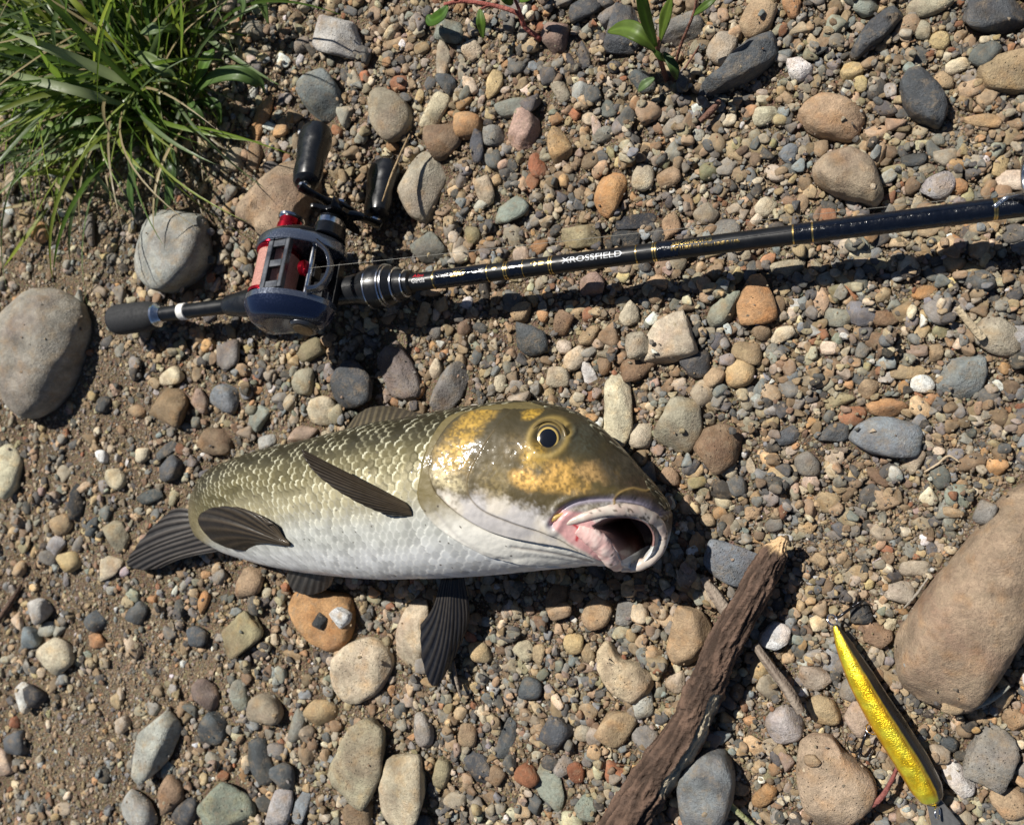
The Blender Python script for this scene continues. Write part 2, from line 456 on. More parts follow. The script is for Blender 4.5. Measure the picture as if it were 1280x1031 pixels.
# px, py, width, height, angle of the width axis (deg, counter-clockwise in the picture), colour, shape [, label]
BIG = [
 (220,313,112,110,0,'lgrey','r','large smooth round grey stone with a grass blade shadow beside the reel'),
 (425,46,70,50,-15,'lgrey','s','light grey angular stone beyond the reel handle knob, beside the grass'),
 (400,120,58,80,20,'bluegrey','s','blue-grey lumpy stone just beyond the upright reel knob'),
 (487,143,72,54,-60,'greytan','r','smooth egg-shaped grey-tan stone beyond the reel handle'),
 (531,232,88,62,60,'greytan','s','flat grey-brown stone beside the lower reel handle knob'),
 (658,161,62,46,70,'pink','a','angular pinkish stone with a pale chipped top'),
 (699,181,46,32,-65,'yellow','s','yellow-tan heart-shaped pebble next to the pinkish stone'),
 (761,242,64,40,65,'orange','r','egg-shaped orange-tan stone a little beyond the rod'),
 (729,295,64,32,0,'olive','s','flat olive-tan stone touching the rod'),
 (799,277,62,20,6,'dark','f','narrow black slate bar lying just beyond the rod'),
 (638,262,52,36,25,'green','a','grey-green angular flake beyond the rod lettering'),
 (537,309,44,50,80,'grey','a','grey angular stone standing beside the reel seat'),
 (783,44,72,46,75,'slate','a','dark slate stone behind the leafy weed'),
 (852,34,62,46,0,'grey','a','grey angular stone beside the leafy weed stem'),
 (902,60,44,38,60,'greytan','r','round grey-tan pebble at the foot of the long dark slate'),
 (947,24,50,46,40,'tan','s','rough tan-brown stone above the long dark slate'),
 (999,87,32,30,10,'white','s','white angular quartz pebble near the long dark slate wedge'),
 (1036,150,84,56,-22,'tan','r','smooth flat oval tan stone'),
 (1228,151,46,18,-15,'yellow','r','long thin yellow-tan pebble near the lone dark slate'),
 (1246,22,84,58,-10,'slate','s','big dark grey stone at the top corner above the slates'),
 (1268,92,56,86,75,'tan','s','rough tan stone at the edge below the big dark grey stone'),
 (1162,8,56,28,0,'greytan','r','flat grey-tan oval stone beside the slate slab'),
 (1268,225,28,46,80,'cream','r','cream upright pebble beside the rod guide'),
 (215,470,38,24,5,'cream','r','cream bean-shaped pebble propped on a brown rock'),
 (214,508,46,60,70,'brown','s','brown rock carrying a cream pebble'),
 (403,512,48,40,-5,'cream','s','cream square-edged stone above the fish back'),
 (388,438,44,30,10,'olive','s','olive-tan stone in the shadow of the reel'),
 (10,588,50,60,40,'cream','s','pale cream flat stone at the edge below the long oval boulder'),
 (282,495,38,52,70,'bluegrey','s','pale blue-grey stone near the fish tail'),
 (269,552,38,56,-80,'brown','s','flat brown-grey stone touching the fish tail end'),
 (497,458,95,46,-72,'grey','s','tall grey stone standing between the reel and the fish'),
 (443,483,58,66,0,'slate','s','dark rough stone in the reel shadow'),
 (559,488,74,48,30,'grey','a','grey sloping stone touching the fish back'),
 (662,423,50,46,0,'slate','a','dark slate block between the rod and the fish head'),
 (831,428,60,76,-70,'cream','s','flat cream stone with a few pits near the orange-brown rock'),
 (799,458,52,34,25,'brown','s','brown-grey wedge lying on the cream stone'),
 (772,512,98,44,85,'cream','s','porous off-white stone beside the fish forehead'),
 (852,531,70,56,65,'greytan','r','round grey-tan cobble in front of the fish snout'),
 (944,374,64,50,-80,'orange','s','bright orange-brown upright rock below the rod'),
 (904,388,56,36,20,'green','a','blue-green angular slab leaning on the orange-brown rock'),
 (867,454,42,38,0,'slate','s','dark blue-grey square pebble beside the cream stone'),
 (925,468,42,38,70,'yellow','r','rounded yellow-tan rough pebble'),
 (900,556,64,60,40,'brown','s','brown rough stone beyond the fish snout'),
 (1008,579,33,32,0,'grey','r','small round grey pebble alone in fine grit before the blue-grey oval'),
 (1105,547,88,54,-8,'bluegrey','r','smooth oval blue-grey stone lying against an orange stone'),
 (1108,509,52,30,5,'orange','a','bright orange stone behind the smooth blue-grey oval'),
 (1206,468,66,52,70,'bluegrey','a','grey angular speckled stone beside a small white pebble'),
 (1154,480,30,24,0,'white','r','small white rounded pebble beside the angular grey stone'),
 (1246,423,58,48,-40,'greytan','s','grey-brown stone at the end of the straw'),
 (1276,421,32,46,75,'lgrey','a','light grey stone beside the straw end'),
 (138,707,44,30,20,'cream','f','pale flat angular stone under the tip of the tail fin'),
 (70,821,58,44,35,'cream','s','cream flat stone half sunk in the sand'),
 (32,868,32,36,60,'white','s','white half of a two-tone pebble'),
 (195,929,96,54,62,'lgrey','s','pale grey elongated cobble standing in the sand'),
 (259,870,44,46,-40,'purple','a','purplish brown triangular flat stone'),
 (336,887,53,42,-5,'greytan','r','smooth round grey-cream pebble below the orange flat stone'),
 (401,889,50,36,15,'tan','r','tan oval pebble touching the smooth grey-cream one'),
 (306,791,64,46,35,'olive','a','olive-brown blocky stone beneath the pelvic fin'),
 (312,727,50,38,15,'tan','s','tan stone half in the shadow of the tail'),
 (519,791,96,46,78,'cream','s','cream-grey stone under the dark pectoral fin'),
 (427,773,34,30,40,'white','a','bluish white sharp stone resting on the orange flat stone'),
 (454,949,114,68,62,'greytan','s','large grey-tan cobble leaning beside a pale one'),
 (501,988,92,70,-82,'cream','s','large pale cream cobble with dark stains'),
 (282,1010,84,66,20,'green','s','large grey-green cobble at the lower edge'),
 (175,1014,60,46,-20,'lgrey','s','grey speckled cobble at the lower edge beside the grey-green one'),
 (663,860,32,30,0,'slate','r','round dark slate pebble below the fish throat'),
 (657,969,32,32,40,'rust','r','rust-brown smooth pebble below the long slate sliver'),
 (635,919,66,22,75,'slate','f','long thin slate sliver standing in the pebbles'),
 (689,983,66,38,-62,'green','f','pale grey-green flake beside the rust-brown smooth pebble'),
 (695,919,46,40,60,'slate','s','bluish slate pebble beside the long sliver'),
 (805,875,46,30,-75,'lgrey','s','grey pebble leaning on the pitted stone'),
 (769,909,56,40,60,'tan','s','tan angular stone near the stick'),
 (868,798,80,60,75,'tan','s','flat tan stone beside the stick'),
 (915,702,72,52,-20,'bluegrey','s','flat blue-grey stone under the broken tip of the stick'),
 (966,793,42,36,-10,'white','a','white-grey angular stone in the crook of stick and twig'),
 (981,904,50,48,20,'lgrey','r','smooth pale grey pebble holding up the twig end'),
 (1073,897,40,36,60,'cream','s','porous cream pebble beside the lure'),
 (1062,860,32,28,70,'grey','r','small round grey pebble touching the lure belly'),
 (1199,972,52,36,-60,'white','a','bright white quartz stone beside the lure head'),
 (1236,942,76,60,70,'grey','s','flat grey stone next to the white quartz'),
 (1078,764,30,28,0,'dark','s','black pebble beside the lure hook'),
 (79,655,30,27,20,'tan','r','rounded tan pebble in the sand near the tail fin'),
 (526,1030,40,30,0,'slate','s','dark stone at the lower edge beside the pale cobble'),
]
# smaller pebbles one can still pick out
SMALL = [
 (328,146,70,24,65,'orange','s'),(338,158,12,26,75,'white','s'),(317,116,12,16,0,'white','s'),(285,5,30,25,0,'cream','r'),(318,195,40,24,80,'brown','s'),
 (293,198,30,35,0,'greytan','s'),(52,292,28,28,0,'orange','r'),(112,290,45,25,-75,'grey','a'),(554,80,56,20,75,'cream','s'),(561,43,45,35,-20,'green','a'),
 (591,64,28,28,0,'cream','s'),(561,104,28,35,10,'slate','a'),(618,108,38,20,60,'yellow','s'),(544,141,52,28,65,'cream','s'),(554,178,50,45,0,'brown','s'),
 (586,158,36,36,0,'orange','r'),(596,181,48,25,80,'slate','s'),(618,173,30,32,0,'grey','s'),(642,134,46,25,15,'green','r'),(672,208,34,22,-60,'rust','a'),
 (606,240,38,27,-70,'cream','s'),(804,223,30,36,0,'cream','r'),(835,223,34,25,10,'tan','r'),(781,299,44,22,-10,'dark','s'),(838,282,32,28,30,'tan','s'),
 (591,294,22,24,0,'olive','r'),(803,101,38,35,0,'slate','a'),(695,47,40,42,0,'purple','s'),(679,35,20,18,0,'rust','s'),(729,67,42,15,-75,'slate','f'),
 (729,13,46,28,25,'slate','s'),(766,17,38,28,30,'grey','s'),(702,114,34,20,-60,'greytan','s'),(621,227,18,14,30,'yellow','r'),(754,168,30,22,10,'grey','r'),
 (652,319,22,22,0,'cream','r'),(675,309,24,22,0,'orange','s'),(1082,12,32,28,0,'green','s'),(1196,82,30,20,15,'cream','r'),(1174,52,24,26,0,'yellow','r'),
 (1154,39,20,26,0,'greytan','r'),(1177,102,26,24,0,'tan','s'),(957,143,34,27,20,'cream','s'),(986,193,28,28,0,'bluegrey','s'),(1172,232,40,38,60,'lgrey','s'),
 (1196,233,24,28,60,'orange','s'),(1250,208,30,20,65,'yellow','s'),(956,260,30,24,50,'cream','r'),(907,286,38,25,0,'grey','s'),(884,269,28,30,50,'greytan','s'),
 (873,170,18,18,0,'lgrey','r'),(991,10,25,30,0,'orange','s'),(1063,91,32,25,0,'yellow','s'),(1075,104,18,26,0,'yellow','r'),(984,336,45,25,0,'greytan','s'),
 (1172,175,16,16,0,'grey','r'),(1142,201,30,20,0,'slate','s'),(131,505,22,22,0,'slate','r'),(127,570,19,18,0,'white','r'),(178,569,22,20,0,'cream','s'),
 (147,599,36,26,-20,'cream','r'),(215,589,38,34,50,'slate','a'),(188,619,42,20,20,'slate','a'),(208,562,34,18,35,'slate','f'),(250,500,25,36,0,'pink','s'),
 (326,522,38,26,50,'green','s'),(380,477,30,35,0,'greytan','s'),(380,542,46,24,10,'pink','s'),(336,552,28,18,15,'lgrey','s'),(289,445,36,40,0,'grey','a'),
 (116,658,30,18,70,'slate','s'),(148,670,42,28,-60,'greytan','s'),(97,626,46,24,-85,'dark','s'),(72,680,30,20,50,'lgrey','s'),(719,448,34,26,40,'cream','r'),
 (699,472,34,28,-15,'cream','r'),(736,420,32,22,60,'tan','r'),(705,433,22,20,0,'cream','r'),(737,467,36,20,-80,'white','f'),(756,458,20,25,0,'brown','r'),
 (788,394,38,28,70,'cream','s'),(798,433,32,35,0,'greytan','s'),(798,544,36,34,0,'cream','s'),(838,596,26,26,0,'tan','r'),(810,589,30,28,0,'grey','a'),
 (702,404,32,26,60,'brown','s'),(652,391,30,28,0,'tan','s'),(625,478,24,18,80,'cream','s'),(576,451,18,18,0,'tan','r'),(546,461,28,16,70,'cream','s'),
 (524,487,26,15,75,'orange','r'),(529,394,34,18,75,'tan','s'),(544,416,22,18,0,'grey','r'),(584,379,20,15,60,'white','a'),(742,357,38,34,0,'pink','s'),
 (952,416,24,22,0,'brown','r'),(978,418,34,20,30,'cream','s'),(892,473,28,24,60,'tan','r'),(934,441,40,28,-10,'tan','s'),(1135,465,44,20,0,'tan','r'),
 (1051,500,40,20,15,'olive','s'),(1085,487,28,24,70,'tan','r'),(1041,542,38,28,0,'slate','a'),(1048,398,40,25,-10,'grey','s'),(1102,398,42,20,-5,'brown','r'),
 (1036,435,22,18,0,'cream','r'),(1078,438,22,17,60,'grey','r'),(1154,366,32,18,30,'orange','s'),(1169,441,26,20,80,'tan','s'),(1144,576,36,22,65,'greytan','r'),
 (1097,596,36,16,-45,'brown','s'),(939,581,25,14,-70,'cream','a'),(1230,643,34,22,70,'grey','r'),(983,547,36,22,30,'slate','a'),(857,630,28,18,75,'tan','s'),
 (62,697,24,27,60,'grey','r'),(87,702,32,27,20,'yellow','r'),(50,759,42,38,0,'lgrey','s'),(40,796,32,30,0,'bluegrey','s'),(44,870,36,32,20,'dark','s'),(22,927,30,30,0,'slate','s'),(5,952,32,36,0,'cream','s'),
 (123,801,28,20,10,'orange','s'),(301,868,40,26,-75,'green','r'),(373,907,46,23,75,'grey','r'),(269,912,42,36,60,'slate','s'),(326,952,60,34,-70,'slate','s'),
 (353,969,36,36,0,'slate','s'),(400,778,22,20,60,'dark','s'),(215,996,50,38,60,'brown','s'),(235,1013,46,28,60,'slate','s'),(351,1010,60,32,75,'lgrey','s'),
 (376,1010,50,20,75,'bluegrey','f'),(255,752,32,15,75,'orange','r'),(247,794,34,26,0,'slate','s'),(175,764,32,26,60,'slate','s'),(118,778,32,26,40,'slate','s'),
 (18,902,17,15,0,'rust','r'),(282,968,18,15,-30,'rust','a'),(447,1016,40,40,0,'brown','s'),(601,815,30,26,-70,'tan','r'),(731,915,28,22,0,'greytan','r'),
 (705,956,30,25,50,'grey','s'),(722,964,28,24,-60,'rust','s'),(554,966,38,24,75,'olive','r'),(586,919,34,26,75,'tan','r'),(529,912,46,26,-80,'lgrey','r'),
 (598,960,46,34,-60,'slate','a'),(620,969,28,24,50,'brown','r'),(734,1013,35,30,60,'green','s'),(668,1006,28,20,75,'slate','s'),(658,811,28,25,-40,'cream','r'),
 (673,816,26,18,80,'tan','r'),(717,804,28,28,0,'yellow','r'),(735,816,26,18,-75,'tan','r'),(702,764,34,22,10,'tan','s'),(746,768,46,38,40,'tan','s'),
 (783,764,36,35,0,'grey','a'),(846,852,32,28,60,'cream','s'),(695,747,45,28,80,'brown','r'),(1033,888,46,40,-50,'tan','s'),(1020,848,40,32,0,'greytan','s'),
 (1097,794,36,34,0,'brown','s'),(1110,781,22,18,75,'cream','s'),(1260,999,46,40,20,'tan','s'),(954,994,40,25,70,'orange','s'),(1142,710,38,24,0,'greytan','r'),
 (1125,740,40,28,10,'greytan','s'),(1085,730,16,15,0,'yellow','r'),(1186,929,24,22,0,'slate','r'),(805,922,38,36,0,'grey','a'),(1098,862,26,20,10,'grey','s'),
 (1058,797,20,14,40,'slate','s'),(986,822,18,14,0,'tan','r'),(1014,950,20,16,30,'tan','s'),(925,985,18,26,80,'tan','s'),(940,640,22,18,0,'tan','s'),(904,628,18,24,60,'cream','s'),
 (968,655,26,18,20,'grey','r'),(885,650,20,18,0,'tan','r'),(1010,660,24,18,0,'tan','s'),(1075,640,18,14,0,'grey','s'),(1190,885,20,26,70,'tan','s'),(1268,900,26,30,60,'tan','s'),
]
# the stones whose outline matters, traced: outline in pixels, height in mm, colour, shape sharpness, label
TRACED = [
 ([(1300,588),(1262,612),(1228,655),(1180,718),(1130,778),(1117,808),(1120,845),(1142,880),(1165,898),(1200,903),(1238,868),(1266,822),(1305,760),(1340,690),(1345,620)], 40, (.30,.225,.155), .62, 'round', 'largest tan-brown boulder lying beside the lure'),
 ([(1014,206),(1034,190),(1066,183),(1090,196),(1100,222),(1106,243),(1096,257),(1078,252),(1046,243),(1018,228)], 24, (.335,.275,.195), .5, 'round', 'tan triangular wedge-shaped stone below the oval tan stone'),
 ([(1124,104),(1134,88),(1148,84),(1162,96),(1180,118),(1185,136),(1176,160),(1160,155),(1140,146),(1128,128)], 17, COL['slate'], .35, 'slate', 'dark slate chunk standing alone with a shadow beside it'),
 ([(866,112),(900,90),(934,52),(960,36),(973,50),(972,70),(940,96),(905,112),(876,120)], 20, COL['slate'], .4, 'slate', 'long dark slate wedge lying next to the round grey-tan pebble'),
 ([(1060,70),(1076,44),(1108,12),(1134,8),(1132,22),(1098,54),(1070,76)], 13, COL['slate'], .35, 'slate', 'dark slate slab, long and narrow, near the grey-tan oval'),
 ([(0,506),(-6,440),(10,384),(24,361),(56,358),(84,374),(95,400),(86,446),(66,494),(40,522),(16,522)], 46, (.275,.255,.215), .62, 'round', 'long smooth grey-tan oval boulder with a crack line'),
 ([(288,262),(320,236),(340,212),(368,196),(388,206),(392,240),(376,262),(372,290),(346,316),(330,308),(322,284),(296,276)], 30, (.335,.255,.175), .45, 'rough', 'tan-brown rough rock behind the reel'),
 ([(358,746),(384,730),(404,742),(430,744),(438,770),(434,800),(418,818),(392,808),(372,792),(360,768)], 13, (.43,.25,.115), .35, 'round', 'flat orange-tan stone beneath the fish belly'),
 ([(412,826),(432,806),(462,796),(484,812),(488,838),(470,868),(440,882),(420,866)], 16, COL['cream'], .4, 'rough', 'cream angular stone below the orange flat stone'),
 ([(746,812),(758,800),(776,824),(800,832),(818,850),(806,876),(784,882),(762,862),(748,838)], 17, (.49,.40,.27), .4, 'rough', 'pitted yellow-cream stone near the stick'),
 ([(848,970),(862,950),(886,936),(908,944),(918,970),(914,1010),(896,1040),(860,1040),(850,1010)], 26, (.165,.18,.185), .35, 'slate', 'large blue-grey angular block beside the stick'),
 ([(996,935),(1012,920),(1040,922),(1056,944),(1092,972),(1098,1000),(1070,1030),(1020,1040),(1000,1000)], 20, (.38,.29,.205), .45, 'rough', 'large tan-pink flat stone between the stick and the lure'),
]
LANDMARKS = [('the fish head', 720, 610), ('the fish body', 480, 640), ('the fish tail', 240, 670), ('the reel', 400, 320), ('the rod butt', 190, 400), ('the rod shaft', 700, 330),
             ('the outer rod shaft', 1080, 290), ('the stick', 900, 850), ('the gold lure', 1110, 890), ('the grass', 170, 130), ('the tan-brown boulder', 1210, 760),
             ('the leafy weed', 830, 70), ('the blue-grey oval stone', 1105, 547), ('the long oval boulder', 45, 440), ('the dark slate wedge', 925, 75), ('the lone dark slate chunk', 1156, 123),
             ('the orange-brown rock', 944, 380), ('the pale grey elongated cobble', 195, 929), ('the large pale cobbles', 480, 970), ('the pinkish stone', 658, 161), ('the half-sunk cream stone', 70, 821),
             ('the two slate pebbles', 660, 900), ('the red-stemmed weed', 610, 20)]
SHN = dict(r='rounded', s='worn', a='angular', f='flat')

def stamp(cx, cy, top, fn_r, mask=None):
    pass

def add_stone(cx, cy, w, h, ang, col, kind, label, seed, group=None, name='pebble'):
    r = np.random.default_rng(1000 + seed)
    k = mmpx(cx, cy, .005)
    a, b = w * k / 2, h * k / 2
    big = max(w, h)
    c_ = min(a, b) * (.72 if kind in 'rs' else .6) * (.55 if kind == 'f' else 1)
    pc = P(cx, cy, c_ * .4)
    hx, hy = hwin(pc[0], pc[1], min(a, b) * .6)
    z0 = float(np.quantile(HM[hx, hy], .5)) if HM[hx, hy].size else 0.0
    zc = z0 + c_ * .32
    pc = P(cx, cy, zc)
    d, f = ICO[4 if big > 60 else 3]
    v = stone_dirs(d, kind, r, seed) * np.array([a, b, c_])
    if big > 60:
        v *= (1 + .03 * (fbm(v * 260, seed, 3) - .5))[:, None]
    th = math.radians(ang)
    t1, t2 = r.normal(0, .10, 2)
    R = np.array(Matrix.Rotation(th, 3, 'Z') @ Matrix.Rotation(t1, 3, 'X') @ Matrix.Rotation(t2, 3, 'Y'))
    v = v @ R.T
    o = obj(name, mesh_from(name, v, f), M_slate if col in ('slate', 'dark') else (M_rough if (kind == 's' and seed % 2) else M_round), loc=pc)
    cc = np.array(COL[col]) * r.uniform(.88, 1.14) * (1 + r.normal(0, .025, 3))
    o.color = (*cc, 1)
    o['label'] = label; o['category'] = 'stone' if name == 'stone' else 'pebble'
    if group: o['group'] = group
    # stamp into the relief
    hx, hy = hwin(pc[0], pc[1], max(a, b) * 1.05)
    xx, yy = gx[hx][:, None] - pc[0], gy[hy][None] - pc[1]
    u = (xx * math.cos(th) + yy * math.sin(th)) / a; q = (-xx * math.sin(th) + yy * math.cos(th)) / b
    e = 1 - u * u - q * q
    HM[hx, hy] = np.maximum(HM[hx, hy], np.where(e > 0, zc + c_ * np.sqrt(np.maximum(e, 0)) * .95, -1))
    OWNED[hx, hy] |= e > 0.05
    return o

def add_traced(outline, hgt, col, sharp, mk, label, seed):
    hgt = hgt * 1e-3
    q = P([a for a, b in outline], [b for a, b in outline], hgt * .38)
    cen = q[:, :2].mean(0)
    poly = .72 * np.vstack([np.linspace(a_, b_, 10, endpoint=False) for a_, b_ in zip(q[:, :2] - cen, np.roll(q[:, :2] - cen, -1, 0))])
    poly = poly + .28 * crom(q[:, :2] - cen, len(poly), closed=True)
    ang = np.arctan2(poly[:, 1], poly[:, 0])
    o_ = np.argsort(ang)
    A, R = ang[o_], np.hypot(poly[:, 0], poly[:, 1])[o_]
    Rs = np.concatenate([R, R, R]); Rs = np.convolve(Rs, np.hanning(13) / np.hanning(13).sum(), 'same'); R = Rs[len(R):2 * len(R)]
    d, f = ICO[6 if len(outline) > 14 else 5]
    th = np.arctan2(d[:, 1], d[:, 0])
    rr = np.interp(th, np.concatenate([A - 2 * np.pi, A, A + 2 * np.pi]), np.tile(R, 3))
    cp = np.hypot(d[:, 0], d[:, 1])
    xy = d[:, :2] / (cp[:, None] + 1e-9) * (rr * cp ** sharp)[:, None]
    z = np.sign(d[:, 2]) * np.abs(d[:, 2]) ** (sharp + .25) * hgt * .5
    s = rr.mean()
    z = z * (1 + .35 * (fbm(np.c_[xy / s * 1.3, z / s], seed, 3) - .5)) + hgt * .12 * (fbm(np.c_[xy / s * 2.2, 0 * z], seed + 3, 4) - .5)
    v = np.c_[xy, z]
    rp_ = np.random.default_rng(900 + seed)
    for k_ in range(9):           # broken and worn faces
        an_ = k_ * 2.4 + rp_.uniform(-.5, .5); el_ = rp_.uniform(.35, 1.15)
        n_ = np.array([math.cos(an_) * math.cos(el_), math.sin(an_) * math.cos(el_), math.sin(el_)])
        pr_ = v @ n_
        d_ = pr_ - np.quantile(pr_, rp_.uniform(.93, .985))
        w_ = .0012
        over = np.where(d_ > w_, d_ - w_ / 2, np.where(d_ > 0, d_ * d_ / (2 * w_), 0))
        v = v - n_ * (over * (.85 if mk != 'round' else .6))[:, None]
    v *= (1 + .05 * (fbm(v / s * 5, seed + 8, 3) - .5) + .016 * (fbm(v / s * 22, seed + 4, 3) - .5))[:, None]
    v *= (1 + (.02 if mk != 'round' else .006) * (fbm(v / s * 60, seed + 6, 3) - .5))[:, None]
    hx, hy = hwin(cen[0], cen[1], s * .5)
    z0 = float(np.quantile(HM[hx, hy], .5)) if HM[hx, hy].size else 0.0
    zc = z0 + hgt * .22
    o = obj('stone', mesh_from('stone', v, f), dict(rough=M_rough, round=M_round, slate=M_slate)[mk], loc=(cen[0], cen[1], zc))
    o.color = (*col, 1); o['label'] = label; o['category'] = 'stone'
    hx, hy = hwin(cen[0], cen[1], R.max())
    xx, yy = np.broadcast_arrays(gx[hx][:, None] - cen[0], gy[hy][None] - cen[1])
    rad = np.hypot(xx, yy) / np.interp(np.arctan2(yy, xx), np.concatenate([A - 2 * np.pi, A, A + 2 * np.pi]), np.tile(R, 3))
    e = 1 - rad ** (2 / max(sharp, .3))
    HM[hx, hy] = np.maximum(HM[hx, hy], np.where(e > 0, zc + hgt * .47 * np.maximum(e, 0) ** .6, -1))
    OWNED[hx, hy] |= e > .03

for i, t in enumerate(TRACED):
    add_traced(*t, 40 + i)
for i, s in enumerate(sorted(BIG, key=lambda s: -s[2] * s[3])):
    add_stone(*s[:7], s[7], i, name='stone' if max(s[2], s[3]) > 45 else 'pebble')

import re
def short(l):
    return 'the ' + re.split(r' (?:with|beside|beyond|lying|near|at|behind|touching|standing|below|next|just|resting|under|leaning|in|propped|carrying|above|half|a little|between|from|against|holding|alone|before)[ ,]|,', l)[0].replace('largest ', '')
MARKS = LANDMARKS + [(short(s[7]), s[0], s[1]) for s in BIG if 3 <= len(short(s[7]).split()) <= 8]
def auto_label(cx, cy, w, h, col, kind):
    near = min(MARKS, key=lambda l: math.hypot(l[1] - cx, l[2] - cy))[0]
    size = 'small' if max(w, h) < 27 else ('medium' if max(w, h) < 38 else 'larger')
    lg = 'elongated ' if max(w, h) > 1.6 * min(w, h) else ''
    l = f'{size} {SHN[kind]} {lg}{CNAME[col]} pebble next to {near}'
    return l
pebs = [(s, auto_label(s[0], s[1], s[2], s[3], s[5], s[6])) for s in sorted(SMALL, key=lambda s: -s[2] * s[3])]
# a few more that fill the same size range up to the limit
keys = ['tan', 'cream', 'grey', 'slate', 'greytan', 'brown', 'bluegrey', 'yellow', 'orange', 'lgrey', 'pink']
prob = np.array([.19, .13, .15, .15, .12, .08, .06, .04, .03, .03, .02]); prob /= prob.sum()
placed = [(s[0], s[1], (s[2] + s[3]) / 4) for s in BIG + SMALL]
NEED = 300 - len(BIG) - len(SMALL) - len(TRACED)
tries = 0
while NEED > 0 and tries < 6000:
    tries += 1
    x, y = rng.uniform(10, 1270), rng.uniform(10, 1020)
    w = rng.uniform(20, 30); h = w * rng.uniform(.65, .95)
    if any(math.hypot(x - a, y - b) < r + w * .55 for a, b, r in placed) or (x < 300 and y < 260) or (x < 320 and y > 640 and rng.random() < .8):
        continue
    q = P(x, y, 0)
    hx, hy = hwin(q[0], q[1], .003)
    if OWNED[hx, hy].any():
        continue
    placed.append((x, y, w / 2)); NEED -= 1
    k = rng.choice(keys, p=prob)
    s = (x, y, w, h, rng.uniform(0, 180), k, rng.choice(['r', 's', 'a'], p=[.4, .42, .18]))
    pebs.append((s, auto_label(x, y, w, h, s[5], s[6])))
seen = {}
for i, (s, l) in enumerate(pebs):
    seen.setdefault(l, []).append(i)
for l, idx in seen.items():
    for n_, i in enumerate(idx):
        add_stone(*pebs[i][0], l, 200 + i, group=l.replace(' pebble next', ' pebbles next') if len(idx) > 1 else 'pebbles lying in the gravel')

# ------------------------------------------------------------------ the gravel nobody could count
KEEP_LOW = []          # outlines of the things that lie on the gravel: only fine grit under them
KEEP_LOW.append(P([245,300,400,540,640,720,800,835,830,780,640,430,330,270],[640,575,550,520,505,525,595,635,700,710,716,718,700,690], .012)[:, :2])
KEEP_LOW.append(P([320,345,430,520,500,440,400,320],[390,280,240,250,330,380,410,400], .01)[:, :2])
KEEP_LOW.append(P([445,515,515,445],[210,210,290,290], .006)[:, :2])
KEEP_LOW.append(P([1040,1060,1180,1160,1100],[780,775,1000,1015,900], .005)[:, :2])
LOW = np.zeros(HM.shape, bool)
for q in KEEP_LOW:
    i0, j0 = ((q.min(0) - [X0, Y0]) / RES).astype(int); i1, j1 = ((q.max(0) - [X0, Y0]) / RES).astype(int)
    a, b_ = np.meshgrid(gx[i0:i1], gy[j0:j1], indexing='ij')
    LOW[i0:i1, j0:j1] |= inpoly(np.c_[a.ravel(), b_.ravel()], q).reshape(a.shape)
SAND = [(90, 470, 95, 80), (160, 545, 60, 60), (170, 830, 70, 90), (90, 940, 90, 60), (240, 840, 50, 40), (1150, 640, 90, 55), (1220, 590, 70, 50), (1040, 690, 60, 40),
        (20, 720, 50, 40), (120, 730, 60, 40), (985, 930, 45, 60), (300, 400, 40, 30), (170, 230, 90, 60), (1190, 150, 50, 50), (60, 330, 60, 40)]
def sandy(px, py):
    s = 0
    for x, y, a, b in SAND:
        s = np.maximum(s, np.exp(-(((px - x) / a) ** 2 + ((py - y) / b) ** 2)))
    return s

